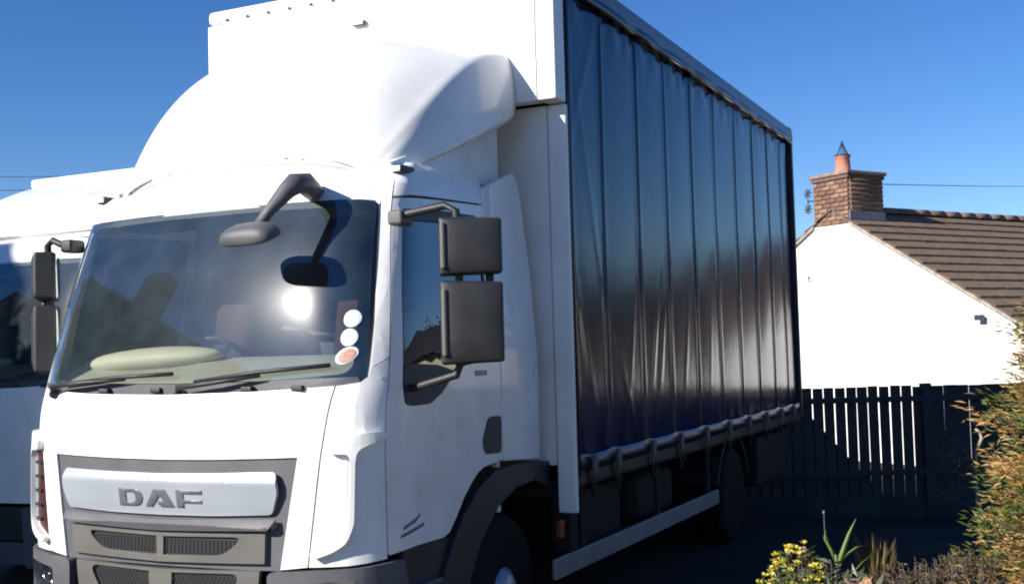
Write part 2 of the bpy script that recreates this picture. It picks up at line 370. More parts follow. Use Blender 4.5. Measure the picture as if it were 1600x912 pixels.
# wipers
def wiper(px, pz, tipx, tipz, b0, b1):
    wr = cab(empty('wiper')); wr.parent = L
    pts = [wsp(px, pz, .04), wsp(px+.02, pz+.035, .075), wsp((px*.6+tipx*.4), pz+.052, .07), wsp(tipx, tipz, .05)]
    tube('wiper_arm', pts, [.014, .014, .012, .008], BLACKP, wr)
    tube('blade', [wsp(b0[0], b0[1], .03), wsp((b0[0]+b1[0])/2, (b0[1]+b1[1])/2+.008, .034), wsp(b1[0], b1[1], .03)], .011, BLACKP, wr, 6)
    lathe('wiper_pivot', [(.026, 0), (.026, .03), (.018, .045)], BLACKP, wr, 16, Matrix.Translation(wsp(px, pz, .01)) @ Matrix.Rotation(R(90), 4, 'X'))
wiper(-.80, 1.505, -.30, 1.570, (-.74, 1.552), (-.02, 1.592))
wiper(.04, 1.492, .50, 1.575, (.12, 1.552), (.84, 1.615))
for x in (-.45, -.12, .42, .70):
    cab(box('washer_jet', x-.03, x+.03, -1.80, -1.77, 1.503, 1.528, BLACKP, L, .005))

# grille
gs = cab(panel('grille_surround', [(-.722, 1.207), (-.3, 1.197), (0, 1.194), (.3, 1.197), (.722, 1.207), (.636, .715), (-.636, .715)][::-1], cmap(-.012), GREYP, L, .02, .06))
def barmap(s, z): return cabp(s, z, interp(z, [.96, 1.0, 1.098, 1.108, 1.152], [.006, .014, .028, .028, .010]))
bar = cab(panel('grille_bar', roundpoly([(-.628, 1.150), (-.3, 1.142), (0, 1.138), (.3, 1.142), (.628, 1.150), (.640, 1.06), (.608, .962), (.3, .951), (0, .948), (-.3, .951), (-.608, .962), (-.640, 1.06)], .02, 3), barmap, SILVER, L, .022, .012, bev=.005))
def lmap(s, z): return barmap(s, z)+Vector((0, -.004, 0))
z0, z1 = .985, 1.066; H = z1-z0
def LT(x0, wd, pts): return [(x0+u*wd, z0+v*H) for u, v in pts]
panel('letter', LT(-.238, .145, [(0, 0), (.66, 0), (.84, .07), (.96, .24), (1, .5), (.96, .76), (.84, .93), (.66, 1), (0, 1)]), lmap, LOGO, bar, .006, .03, holes=[LT(-.238, .145, [(.30, .20), (.58, .20), (.68, .30), (.71, .5), (.68, .70), (.58, .80), (.30, .80)])], bev=0)
panel('letter', LT(-.078, .172, [(0, 0), (.24, 0), (.34, .22), (.50, .60), (.545, .60), (.64, .32), (.44, .32), (.44, .14), (.50, .14), (.54, 0), (1, 0), (.70, 1), (.32, 1)]), lmap, LOGO, bar, .006, .03, bev=0)
panel('letter', LT(.108, .145, [(0, 0), (.28, 0), (.28, .26), (.98, .26), (.98, .46), (.28, .46), (.28, .78), (1, .78), (1, 1), (0, 1)]), lmap, LOGO, bar, .006, .03, bev=0)
cab(panel('grille_lip', roundpoly([(-.63, .945), (0, .93), (.63, .945), (.60, .895), (0, .88), (-.60, .895)], .015, 3), lambda s, z: cabp(s, z, interp(z, [.88, .91, .95], [.03, .04, .01])), GREYP, L, .04, .03))
def meshpanel(zt, zb, wt, wb, it, ib, izt, izb, divw):
    fp = cab(panel('lower_grille', [(-wt, zt), (0, zt-.012), (wt, zt), (wb, zb), (0, zb-.012), (-wb, zb)], cmap(.012), MIDP, L, .024, .06,
             holes=[roundpoly([(-it, izt), (0, izt-.01), (it, izt), (ib, izb), (0, izb-.01), (-ib, izb)], .055, 6)]))
    panel('mesh_backing', [(-it-.01, izt+.01), (it+.01, izt+.01), (ib+.01, izb-.02), (-ib-.01, izb-.02)], cmap(-.004), DARKV, fp, .004, .08, bev=0)
    bm = bmesh.new(); k = 0; z = izb+.004
    while z < izt-.014:
        hw = ib+(it-ib)*(z-izb)/(izt-izb)-.02; s = -hw+(k % 2)*.011
        while s < hw:
            a = [cabp(s+dx, z+dz, o_) for dx, dz, o_ in ((-.0045, 0, .002), (0, -.004, .002), (.0045, 0, .002), (0, .004, .002), (0, 0, .009))]
            vv = [bm.verts.new(q) for q in a]
            for i in range(4): bm.faces.new((vv[i], vv[(i+1) % 4], vv[4]))
            s += .022
        z += .0085; k += 1
    tag(obm('mesh', bm, GREYP, fp), kind='stuff')
    panel('mesh_divider', [(-divw, izt+.004), (divw, izt+.004), (divw*.9, izb-.02), (-divw*.9, izb-.02)], cmap(.010), MIDP, fp, .012, .05)
meshpanel(.884, .748, .575, .570, .465, .36, .862, .778, .022)
meshpanel(.716, .50, .545, .52, .45, .36, .700, .56, .070)

# bumper with headlamps
for sg in (1, -1):
    f = (lambda P: P) if sg > 0 else mir
    bp = cab(panel('bumper_corner', f(roundpoly([(.585, .712), (.80, .722), (1.0, .728), (1.22, .742), (1.25, .62), (1.24, .34), (.60, .31)], .03, 3)), cmap(.022), GREYP if True else 0, L, .04, .06,
              holes=[f(roundpoly([(.72, .66), (.98, .685), (1.02, .56), (.95, .49), (.74, .49)], .03, 3))], bev=.01))
    hl = cab(empty('headlamp')); hl.parent = L
    panel('lamp_bowl', f([(.71, .67), (1.0, .69), (1.03, .55), (.96, .48), (.73, .48)]), cmap(-.05), CHROME, hl, .004, .08, bev=0)
    panel('lens', f(roundpoly([(.722, .658), (.978, .683), (1.018, .56), (.948, .492), (.742, .492)], .03, 3)), cmap(.012), LGLASS, hl, 0, .06)
    for s_, z_ in ((.79, .57), (.89, .585)):
        p = cabp(sg*s_, z_, -.045); d = (cabp(sg*s_, z_, .02)-p).normalized()
        lathe('reflector', [(.012, 0), (.03, .01), (.05, .045)], CHROME, hl, 20, Matrix.Translation(p) @ d.to_track_quat('Z', 'Y').to_matrix().to_4x4())
    cab(panel('step_panel', f([(1.26, .765), (1.62, .768), (1.69, .76), (1.60, .60), (1.58, .34), (1.26, .34)]), cmap(-.015), BLACKP, L, .03, .07))
    cab(panel('step_tread', f([(1.28, .60), (1.55, .60), (1.55, .575), (1.28, .575)]), cmap(.02), GREYP, L, .05, .07))
cab(panel('bumper_lower', roundpoly([(-.60, .48), (0, .475), (.60, .48), (.60, .33), (0, .32), (-.60, .33)], .02, 3), cmap(.02), GREYP, L, .04, .07, bev=.01))

# roof marker lamps on the header, small fittings
for x, z_, mm in ((.90, 2.545, BLACKP), (-.90, 2.545, BLACKP)):
    p = cabp(x*1.22 if x > 0 else x*1.22, 2.53, .0)
    ml = cab(box('marker_lamp', -.03, .03, -.03, .09, -.018, .022, mm, L, .008, Matrix.Translation(p+Vector((0, 0, .012)))))
    box('lens', -.024, .024, -.042, -.028, -.012, .016, WHITE, ml, .006, Matrix.Translation(p+Vector((0, 0, .012))))

# front view mirror on its arm over the windscreen
fm = cab(empty('front_view_mirror')); fm.parent = L
base = cabp(.63, 2.44)
arm = tube('arm', [base, Vector((.640, -1.62, 2.462)), Vector((.645, -1.70, 2.452)), Vector((.630, -1.745, 2.415)), Vector((.575, -1.80, 2.325)), Vector((.53, -1.85, 2.235))], [.048, .054, .052, .042, .028, .024], GREYP, fm, 6)
hm = Matrix.Translation(Vector((.515, -1.87, 2.195))) @ Matrix.Rotation(R(-4), 4, 'Z') @ Matrix.Rotation(R(24), 4, 'X')
bm = bmesh.new(); bmesh.ops.create_uvsphere(bm, u_segments=28, v_segments=16, radius=1)
for v in bm.verts:
    c = v.co; v.co = hm @ Vector((math.copysign(abs(c.x)**.55, c.x)*.150, math.copysign(abs(c.y)**.6, c.y)*.080, (c.z if c.z > 0 else c.z*.35)*.065))
obm('mirror_head', bm, GREYP, fm, True)

# door mirrors
def mirror_head(name, par, cx, cy, cz, wx, dy, hz, rz):
    M = Matrix.Translation((cx, cy, cz)) @ Matrix.Rotation(rz, 4, 'Z')
    bm = bmesh.new(); bmesh.ops.create_cube(bm, size=1)
    bmesh.ops.subdivide_edges(bm, edges=bm.edges[:], cuts=5, use_grid_fill=True)
    for v in bm.verts:
        x, y, z = v.co*2
        q = max(abs(x), abs(z)); 
        bulge = 1-.28*max(abs(x), abs(z))**4 if y < 0 else 1
        tz = 1-.05*(x+1)*.5
        v.co = M @ Vector((x*wx/2, y*dy/2*bulge, z*hz/2*tz))
    o = obm(name, bm, BLACKP, par, True); bevel(o, .03, 4, 40); wnorm(o)
    panel('mirror_glass', roundpoly([(-.44, -.45), (.44, -.45), (.44, .45), (-.44, .45)], .06, 3), lambda u, v: M @ Vector((u*wx, dy/2+.003, v*hz)), mat('mirror_silver', (.7, .72, .74), .03, metal=1, var=.02), o, .003, 1, bev=0, flip=True)
    st = box('sunlit_strip', -wx/2+.004, -wx/2+.03, -dy/2-.004, -dy/2+.05, -hz*.40, hz*.40, MIDP, o, .01, M)  # lighter strip stands for the sunlit edge of the shell
    return o
for sg in (1, -1):
    dm = cab(empty('door_mirror')); dm.parent = L
    rz = R(30)*sg
    cx, cy = 1.30*sg, -1.46
    if sg < 0: cx, cy, rz = -1.165, -1.475, R(-48)
    mirror_head('upper_mirror', dm, cx+.085*sg, cy+.06, 2.135, .285, .13, .265, rz)
    mirror_head('lower_mirror', dm, cx+.085*sg, cy+.06, 1.79, .285, .13, .38, rz)
    ax = 1.03*sg
    tube('arm', [(ax, -1.44, 2.29), (ax+.06*sg, -1.45, 2.30), (cx-.02*sg, cy+.02, 2.325), (cx+.03*sg, cy+.03, 2.30), (cx+.03*sg, cy+.05, 2.0), (cx+.03*sg, cy+.05, 1.62), (cx+.01*sg, cy+.04, 1.555), (ax+.06*sg, -1.42, 1.50), (ax+.02*sg, -1.40, 1.50)], .019, BLACKP, dm, 10)
    tube('arm_stay', [(cx+.15*sg, cy+.12, 2.02), (cx+.15*sg, cy+.12, 1.95)], .02, BLACKP, dm, 8)
    box('arm_bracket', ax-.03, ax+.05, -1.49, -1.38, 2.25, 2.32, MIDP if sg > 0 else BLACKP, dm, .015)

# cab interior
for x in (-.52, .52):
    st = cab(empty('seat', (0, 0, 0))); st.parent = L
    box('cushion', x-.25, x+.25, -1.25, -.75, 1.22, 1.36, SEAT, st, .05, seg=4)
    box('backrest', x-.25, x+.25, -.80, -.62, 1.34, 1.98, SEAT, st, .07, seg=4, M=Matrix.Translation((0, -.18, 0)) @ Matrix.Translation((0, -.7, 1.34)) @ Matrix.Rotation(R(-10), 4, 'X') @ Matrix.Translation((0, .7, -1.34)))
    box('headrest', x-.15, x+.15, -.80, -.70, 2.02, 2.20, SEAT, st, .04, seg=4)
    box('seat_base', x-.2, x+.2, -1.2, -.7, .86, 1.22, TRIM, st, .02)
cab(prism('dashboard', [(-1.66, 1.36), (-1.625, 1.55), (-1.46, 1.64), (-1.30, 1.668), (-1.22, 1.55), (-1.32, 1.10), (-1.68, 1.0)], 'x', -.97, .97, DASH, L, .03))
bin_ = bmesh.new(); bmesh.ops.create_uvsphere(bin_, u_segments=24, v_segments=12, radius=1)
for v in bin_.verts: v.co = Vector((-.50+v.co.x*.46, -1.40+v.co.y*.15, 1.658+v.co.z*.068+.02*v.co.x))
cab(obm('instrument_cowl', bin_, mat('cowl_cream', (.62, .58, .46), .6, var=.06), L, True))
Ms = Matrix.Translation((-.50, -1.12, 1.66)) @ Matrix.Rotation(R(32), 4, 'X')
swl = cab(empty('steering_wheel')); swl.parent = L
bm = bmesh.new(); addtube(bm, [Ms @ Vector((.215*math.cos(2*math.pi*k/40), .215*math.sin(2*math.pi*k/40), 0)) for k in range(41)], .016, 8, False); obm('rim', bm, BLACKP, swl, True)
for a in (20, 160, 270): tube('spoke', [Ms @ Vector((0, 0, -.02)), Ms @ Vector((.21*math.cos(R(a)), .21*math.sin(R(a)), 0))], .02, BLACKP, swl, 8)
lathe('hub', [(.07, -.05), (.075, -.01), (.05, .012)], BLACKP, swl, 20, Ms)
tube('column', [Ms @ Vector((0, 0, -.04)), Ms @ Vector((0, 0, -.4))], .04, BLACKP, swl)
cab(box('rear_trim', -1.0, 1.0, -.50, -.475, .86, 2.5, TRIM, L, 0))
cab(box('roof_lining', -.86, .86, -1.30, -.48, 2.46, 2.49, TRIM, L, .01))
cab(box('overhead_locker', -.80, .80, -1.32, -1.08, 2.36, 2.45, TRIM, L, .02))
cab(box('centre_console', -.14, .14, -1.4, -.75, .86, 1.30, TRIM, L, .03))

# roof deflector, lofted
prof = [(1, 0), (.997, .12), (.985, .28), (.968, .45), (.945, .62), (.915, .76), (.87, .87), (.81, .94), (.73, .98), (.6, 1.0), (.4, 1.008), (.2, 1.012), (0, 1.013)]
prof = prof + [(-u, v) for u, v in prof[-2::-1]]
DY = [-1.30, -1.285, -1.24, -1.16, -1.05, -.92, -.76, -.58, -.40, -.22, -.05]
DZ = [2.63, 2.78, 2.94, 3.085, 3.20, 3.295, 3.372, 3.43, 3.463, 3.482, 3.49]          # crown
ZS = [2.54, 2.56, 2.61, 2.70, 2.815, 2.93, 3.055, 3.175, 3.275, 3.33, 3.36]            # crease above the flat side
DW = [.765, .795, .83, .87, .905, .93, .95, .96, .968, .976, .983]
DB = [2.49, 2.49, 2.50, 2.54, 2.59, 2.645, 2.705, 2.775, 2.85, 2.925, 3.0]
V = []; F = []
for y, zt, zs, wd, zb in zip(DY, DZ, ZS, DW, DB):
    P = [(1, zb), (.996, zb+.33*(zs-zb)), (.986, zb+.66*(zs-zb)), (.968, zs-.035), (.955, zs-.006), (.930, zs+.016)]
    for u in (.88, .81, .71, .57, .4, .2, 0): P.append((u, zs+.016+(zt-zs-.016)*(1-(u/.930)**3.4)))
    prof = P+[(-u, z) for u, z in P[-2::-1]]
    for u, z in prof: V.append((u*wd, y-.05*(1-abs(u)**2.5)*max(0, min(1, (-.35-y)/.9)), z))
n = len(prof)
for j in range(len(DY)-1):
    for i in range(n-1): F.append((j*n+i, j*n+i+1, (j+1)*n+i+1, (j+1)*n+i))
F.append(tuple(range(n)))
df = pyd('roof_deflector', V, F, WHITE, L, True)
s = df.modifiers.new('sub', 'SUBSURF'); s.levels = s.render_levels = 2
s = df.modifiers.new('solid', 'SOLIDIFY'); s.thickness = .02; s.offset = -1
# recessed filler below the deflector's side
for sg in (1, -1):
    prism('deflector_filler', [(-1.30, 2.575), (-.10, 2.99), (-.10, 2.60), (-.45, 2.575)], 'x', sg*.86, sg*.90, WHITE, L, .004)
    fp_ = [(-.475, 1.075), (-.478, 1.5), (-.50, 2.0), (-.515, 2.30), (-.515, 2.53), (-.135, 2.665), (-.075, 2.62), (-.04, 2.55), (-.01, 2.42), (.015, 2.25), (.02, 2.05), (.0, 1.903), (-.005, 1.462), (-.015, 1.045)]
    o = panel('side_fairing', fp_ if sg > 0 else fp_[::-1], lambda y_, z_, sg=sg: Vector((sg*1.075*(1-.065*sst((z_-1.5)/1.0)), y_, z_)), WHITE, L, .03, .08, bev=.006)

# wheel arch and wheels
def arc(cy, cz, r, a0, a1, n): return [(cy+r*math.cos(R(a0+(a1-a0)*k/n)), cz+r*math.sin(R(a0+(a1-a0)*k/n))) for k in range(n+1)]
FY, RY, WR = -.47, 3.72, .395
for sg in (1, -1):
    outer = [(-1.24, .34), (-1.17, .60), (-1.071, .735), (-.967, .845), (-.789, .965), (-.604, 1.035), (-.333, 1.045), (.10, 1.02), (.22, .935), (.24, .80)]
    inner = [(.12, .80), (.10, .86), (-.10, .93), (-.342, .915), (-.579, .84), (-.77, .70), (-.90, .533), (-1.0, .34)]
    prism('wheel_arch', outer+inner, 'x', sg*.72, sg*1.085, BLACKP, L, .012)
def wheel(x, y, sg, dual=False):
    wr = empty('wheel'); wr.parent = L
    M = Matrix.Translation((x, y, WR)) @ Matrix.Rotation(R(90)*sg, 4, 'Y')
    tw = .235
    tp = [(.235, -tw+.01), (.33, -tw), (.375, -tw+.015), (.393, -tw+.045), (.395, -tw/2-.03), (.389, -tw/2-.026), (.389, -tw/2-.014), (.395, -tw/2-.01), (.395, -tw/2+.01), (.389, -tw/2+.014), (.389, -tw/2+.026), (.395, -tw/2+.03), (.393, -.045), (.375, -.015), (.33, 0), (.235, -.01)]
    lathe('tyre', tp, RUBBER, wr, 48, M)
    rm = lathe('rim', [(.232, -tw+.02), (.238, -.012), (.225, -.010), (.215, -.03), (.195, -.09 if dual else -.05), (.12, -.10 if dual else -.035), (.115, -.075 if dual else -.005), (.08, -.07 if dual else .02), (.07, -.07 if dual else .03)], mat('wheel_silver', (.40, .42, .46), .4, metal=.5, var=.15, dirt=(.14, .11, .09), dirt_amt=.7), wr, 40, M)
    for k in range(6):
        a = 2*math.pi*k/6; lathe('wheel_nut', [(.016, -.10 if dual else -.04), (.016, -.07 if dual else -.01), (.010, -.06 if dual else 0)], STEEL, rm, 6, M @ Matrix.Translation((.15*math.cos(a), .15*math.sin(a), 0)))
    return wr
for sg in (1, -1):
    wheel(1.06*sg, FY, sg); wheel(1.19*sg, RY, sg, True)
    lathe('inner_tyre', [(.24, -.235), (.375, -.225), (.395, -.19), (.395, -.05), (.375, -.012), (.24, 0)], RUBBER, L, 40, Matrix.Translation((.92*sg, RY, WR)) @ Matrix.Rotation(R(90)*sg, 4, 'Y'))
for y in (FY, RY): tube('axle', [(-.9, y, WR), (.9, y, WR)], .07, STEEL, L, 12)
for sg in (1, -1): box('chassis_rail', sg*.38-.035, sg*.38+.035, -1.5, 6.1, .55, .80, STEEL, L, .01)

# load body
Zt, YR_, XB = 3.955, 6.31, 1.25
box('headboard_upper', -1.128, 1.128, -.04, .05, 3.085, 3.87, BODYW, L, .004)
box('headboard_lower', -1.128, 1.128, .10, .13, .90, 3.081, BODYW, L, .004)
for sg in (1, -1):
    a, b = sorted((sg*1.132, sg*1.25))
    box('corner_post', a, b, -.04, .11, 3.085, 3.86, BODYW, L, .012)
    box('corner_post', a, b, .09, .13, .725, 3.081, BODYW, L, .012)
cr = box('front_cap_rail', -1.25, 1.25, -.04, .10, 3.868, 3.958, BODYW, L, .03, seg=3)
for k in range(14):
    x = -1.086+k*.167; lathe('rivet', [(.011, 0), (.010, .006), (.005, .009)], MIDP, cr, 10, Matrix.Translation((x, -.04, 3.884)) @ Matrix.Rotation(R(90), 4, 'X'))
mk = empty('marker_lamp'); mk.parent = L
box('lamp_base', -.10, .0, -.07, -.045, 3.685, 3.722, GREYP, mk, .014, seg=3)
box('lens', -.088, -.012, -.079, -.069, 3.692, 3.715, STKW, mk, .004)
box('body_roof', -1.22, 1.22, .08, 6.29, 3.92, 3.945, BODYW, L, .01)
PVC = mat('curtain_pvc', (.002, .009, .044), .16, spec=.24, var=.3, vs_=3, bump=.05, bs=14, dirt=(.006, .012, .06), dirt_amt=.5)
PVC.node_tree.nodes['Principled BSDF'].inputs['Specular Tint'].default_value = (.72, .88, 1, 1)
RAILM = mat('cant_rail', (.11, .12, .15), .38, metal=.3, var=.1)
seams = [.21, .73, 1.40, 2.02, 2.68, 3.34, 4.0, 4.64, 5.25, 5.80, 6.22]
rnd = random.Random(3)
WRK = [(.35, 1.75, .5, -.35, .008), (1.62, 1.55, .55, .32, .011), (1.78, 1.50, .6, .30, .010), (2.35, 1.45, .5, .25, .006), (.55, 2.5, .8, -.30, .008), (1.1, 1.3, .5, -.5, .007), (1.25, 1.9, .7, .25, .006), (3.0, 1.4, .5, .15, .004), (.45, 3.3, .5, .6, .006)]
def curtain_off(y, z):
    i = 0
    while i < len(seams)-2 and y > seams[i+1]: i += 1
    t = (y-seams[i])/(seams[i+1]-seams[i]); t = max(0, min(1, t))
    o = .003*math.sin(math.pi*t)*(1+.6*math.sin(i*2.1)) - .008*t - .006*t*(1-t)*math.sin(z*2.2+i*1.7)
    d = min(abs(y-q) for q in seams)
    o += -.003*math.exp(-(d/.012)**2)+.0035*math.exp(-((d-.028)/.016)**2)
    for (cy, cz, ln, sl_, am) in WRK:
        u = (y-cy)-sl_*(z-cz); o += .55*am*math.exp(-(u/.035)**2)*math.exp(-((z-cz)/ln)**2)
    o += .003*math.sin(z*1.7+y*.9)*math.sin(y*1.3+.5)
    if z > 3.55: o += .006*math.sin(y*21+math.sin(y*5))*((z-3.55)/.25)
    if z < 1.2: o += .004*math.sin(y*17+i)*((1.2-z)/.25)
    return o
for sg in (1, -1):
    ny, nz = (330, 50) if sg > 0 else (60, 8)
    V = []; F = []
    for j in range(nz+1):
        z = .965+(3.80-.965)*j/nz
        for i in range(ny+1):
            y = .135+(6.25-.135)*i/ny; V.append((sg*(1.222+curtain_off(y, z)), y, z))
    for j in range(nz):
        for i in range(ny):
            a = j*(ny+1)+i; q = (a, a+1, a+ny+2, a+ny+1); F.append(q if sg > 0 else q[::-1])
    cu = pyd('side_curtain', V, F, PVC, L, True)
    s = cu.modifiers.new('solid', 'SOLIDIFY'); s.thickness = .006; s.offset = -1
    if sg > 0: tag(cu, 'dark blue black vinyl side curtain with vertical folds')
    x0, x1 = sorted((sg*1.20, sg*1.262))
    prism('top_rail', [(sg*1.19, 3.80), (sg*1.255, 3.80), (sg*1.262, 3.82), (sg*1.255, 3.92), (sg*1.225, 3.952), (sg*1.19, 3.95)], 'y', .10, YR_, RAILM, L, .006)
    # scalloped valance under the rail
    V = []; F = []; k = 120
    for i in range(k+1):
        y = .12+(6.27-.12)*i/k; d = .024+.007*abs(math.sin(y*2.35))+.003*math.sin(y*7)
        V += [(sg*(1.264+.004*math.sin(y*9)), y, 3.83), (sg*(1.262+.006*math.sin(y*13)), y, 3.80-d)]
    for i in range(k): q = (2*i, 2*i+1, 2*i+3, 2*i+2); F.append(q if sg > 0 else q[::-1])
    va = pyd('curtain_valance', V, F, PVC, L, True); s = va.modifiers.new('s', 'SOLIDIFY'); s.thickness = .005
    tube('curtain_pole', [(sg*1.232, .152, .93), (sg*1.232, .152, 3.80)], .022, BLACKP, L, 10)
    a, b = sorted((sg*1.13, sg*1.256))
    box('rear_post', a, b, 6.25, YR_, .90, 3.80, BLACKP if sg > 0 else BODYW, L, .008)
    # side rave (floor edge rail) and strap with buckle at every seam
    prism('side_rave', [(sg*1.15, .86), (sg*1.236, .86), (sg*1.242, .885), (sg*1.236, 1.03), (sg*1.20, 1.045), (sg*1.15, 1.045)], 'y', .11, 6.29, mat('rave_steel', (.02, .022, .03), .4, metal=.2, var=.2), L, .006)
    for i, y in enumerate(seams[:-1]):
        for yy in ((y,) if i else (y+.12,)):
            stp = empty('curtain_strap'); stp.parent = L
            box('webbing', sg*1.262-.003, sg*1.262+.003, yy-.024, yy+.024, .80, 1.02, BLACKP, stp, 0)
            box('buckle', sg*1.272-.012, sg*1.272+.012, yy-.032, yy+.032, .93, 1.04, GREYP, stp, .006)
            box('hook', sg*1.262-.012, sg*1.262+.01, yy-.02, yy+.02, .79, .835, STEEL, stp, .004)
    # hem pocket swelling between the straps
    V = []; F = []; k = 240; prf = [(0, .0), (.018, .02), (.026, .05), (.020, .085), (0, .11)]
    for i in range(k+1):
        y = .13+(6.24-.13)*i/k; d = min(abs(y-q) for q in seams); g = 1-math.exp(-(d/.10)**2)
        for u, v in prf: V.append((sg*(1.238+u*(.30+.6*g)), y, .945+v*.85+.010*(1-g)))
    for i in range(k):
        for j in range(4): q = (i*5+j, i*5+j+1, i*5+j+6, i*5+j+5); F.append(q[::-1] if sg > 0 else q)
    pyd('curtain_hem', V, F, mat('hem_vinyl', (.014, .016, .032), .3, var=.25, vs_=8, dirt=(.04, .04, .05), dirt_amt=.4), L, True)
    # side guard
    a, b = sorted((sg*1.175, sg*1.20))
    gd = box('side_guard', a, b, -.12, 3.20, .385, .50, ALU, L, .006)
    a, b = sorted((sg*1.178, sg*1.195))
    for y in (.35, 1.75, 3.0): box('guard_stay', sg*1.165-.012, sg*1.165+.012, y-.03, y+.03, .385, .86, STEEL, L, .003)
    box('front_marker', sg*1.18-.02, sg*1.18+.02, -.02, .03, .60, .70, AMBER, L, .008)
    box('guard_bracket', *sorted((sg*1.08, sg*1.20)), .10, .22, .50, .86, STEEL, L, .01)
    a, b = sorted((sg*.78, sg*1.19))
    prism('rear_mudguard', [(p[0], p[1]) for p in arc(RY, WR, .52, 165, 15, 10)+arc(RY, WR, .495, 15, 165, 10)], 'x', a, b, BLACKP, L, .004)
    box('tail_locker', a, b, 4.55, 5.75, .36, .80, STEEL, L, .02)
box('load_floor', -1.16, 1.16, .10, 6.29, .90, 1.0, STEEL, L, .004)
for k in range(9): box('cross_bearer', -1.15, 1.15, .35+k*.7, .42+k*.7, .80, .90, STEEL, L, .004)
box('rear_doors', -1.13, 1.13, 6.26, 6.30, .95, 3.82, BODYW, L, .01)
box('rear_header', -1.25, 1.25, 6.22, YR_, 3.80, 3.95, RAILM, L, .01)
box('underrun_bar', -1.1, 1.1, 6.05, 6.15, .40, .50, STEEL, L, .01)
lathe('fuel_tank', [(.0, 0), (.24, .0), (.26, .03), (.26, .87), (.24, .9), (0, .9)], STEEL, L, 28, Matrix.Translation((-.80, .7, .62)) @ Matrix.Rotation(R(-90), 4, 'X'))
box('battery_box', .55, 1.08, .55, 1.25, .40, .80, STEEL, L, .02)
box('air_tank', .50, 1.05, 1.6, 2.5, .42, .78, STEEL, L, .08, seg=4)

# ================================================================ the second lorry beside it
L2 = empty('box_lorry', (-3.10, 1.42, 0)); tag(L2, 'white lorry parked behind on the left, mostly hidden, its front in shade', 'lorry')
for o in CABPARTS:
    if o.name.split('.')[0] not in ('front_panel', 'grille_surround', 'grille_bar', 'grille_lip', 'lower_grille', 'front_view_mirror', 'door_mirror'): copy_tree(o, L2)
panel('front_panel', [(-.87, 1.522), (-.768, .735), (.768, .735), (.87, 1.522), (.5, 1.503), (0, 1.495), (-.5, 1.503)], cmap(), WHITE, L2, .02, .07)
panel('bumper_centre', [(-.6, .71), (-.6, .49), (.6, .49), (.6, .71)], cmap(.01), BLACKP, L2, .02, .07)
V = []; F = []
D2Y = [-1.36, -1.34, -1.2, -.9, -.6, -.3, -.16]; D2Z = [2.60, 2.66, 2.75, 2.90, 3.04, 3.17, 3.20]; D2W = [1.06, 1.08, 1.11, 1.14, 1.16, 1.18, 1.18]
prof2 = [(1, 0), (1, .3), (1, .6), (.998, .88), (.99, .97), (.97, 1.0), (.7, 1.005), (.35, 1.01), (0, 1.01)]; prof2 = prof2+[(-u, v) for u, v in prof2[-2::-1]]; n = len(prof2)
for y, zt, wd in zip(D2Y, D2Z, D2W):
    for u, v in prof2: V.append((u*wd, y-.04*(1-abs(u)**2.5)*max(0, min(1, -y-.3)), 2.555+(zt-2.555)*v))
for j in range(len(D2Y)-1):
    for i in range(n-1): F.append((j*n+i, j*n+i+1, (j+1)*n+i+1, (j+1)*n+i))
F.append(tuple(range(n)))
o = pyd('roof_deflector', V, F, WHITE, L2, True); s = o.modifiers.new('sub', 'SUBSURF'); s.levels = s.render_levels = 1
box('body_front', -1.2, 1.2, .02, .06, .95, 3.20, BODYW, L2, .01)
box('front_cap_rail', -1.22, 1.22, -.17, .12, 3.19, 3.27, BODYW, L2, .02)
box('body_side', -1.23, -1.2, .06, 5.0, .95, 3.20, BODYW, L2, .01); box('body_side', 1.2, 1.23, .06, 5.0, .95, 3.20, BODYW, L2, .01)
box('body_roof', -1.2, 1.2, .1, 5.0, 3.21, 3.24, BODYW, L2, .01); box('body_rear', -1.2, 1.2, 4.96, 5.0, .95, 3.20, BODYW, L2, .01)
box('load_floor', -1.2, 1.2, .06, 4.96, .9, .94, STEEL, L2, 0)
for o in [c for c in L.children if c.name.split('.')[0] in ('wheel', 'wheel_arch', 'axle', 'inner_tyre')]:
    c = copy_tree(o, L2)
for sg in (1, -1): box('chassis_rail', sg*.38-.035, sg*.38+.035, -1.5, 4.9, .55, .80, STEEL, L2, .01)

# ================================================================ white cottage behind the fence
A = Vector((.053, 15.301, 0)); G = Vector((.839, -.545, 0)).normalized(); RD = Vector((.545, .839, 0)).normalized()
HM = Matrix(((G.x, RD.x, 0, A.x), (G.y, RD.y, 0, A.y), (0, 0, 1, 0), (0, 0, 0, 1)))   # local x along gable, y along ridge
H_ = empty('cottage'); H_.matrix_world = HM; tag(H_, 'white rendered cottage with brown tiled roof behind the fence', 'house')
RENDER = mat('white_render', (.80, .79, .76), .85, var=.06, vs_=2, bump=.5, bs=40, dirt=(.36, .34, .30), dirt_amt=.5)
SLP = .5815; AP = 4.03; EU = 4.7; LEN = 13.; GB = -.7
def rz(u): return AP-abs(u)*SLP
prism('gable_wall', [(-EU, GB), (EU, GB), (EU, rz(EU)), (0, AP), (-EU, rz(EU))], 'y', 0, .3, RENDER, H_, 0)
prism('gable_wall', [(-EU, GB), (EU, GB), (EU, rz(EU)), (0, AP), (-EU, rz(EU))], 'y', LEN-.3, LEN, RENDER, H_, 0)
for sx in (1, -1): box('side_wall', *sorted((sx*(EU-.3), sx*EU)), .3, LEN-.3, GB, rz(EU), RENDER, H_, 0)
TILE = mat('brown_tile', (.150, .102, .068), .9, var=.25, vs_=9, bump=.5, bs=50, dirt=(.20, .15, .095), dirt_amt=.5)
TILED = mat('ridge_tile', (.15, .10, .08), .85, var=.3, vs_=5, bump=.5, bs=40, dirt=(.25, .22, .18), dirt_amt=.5)
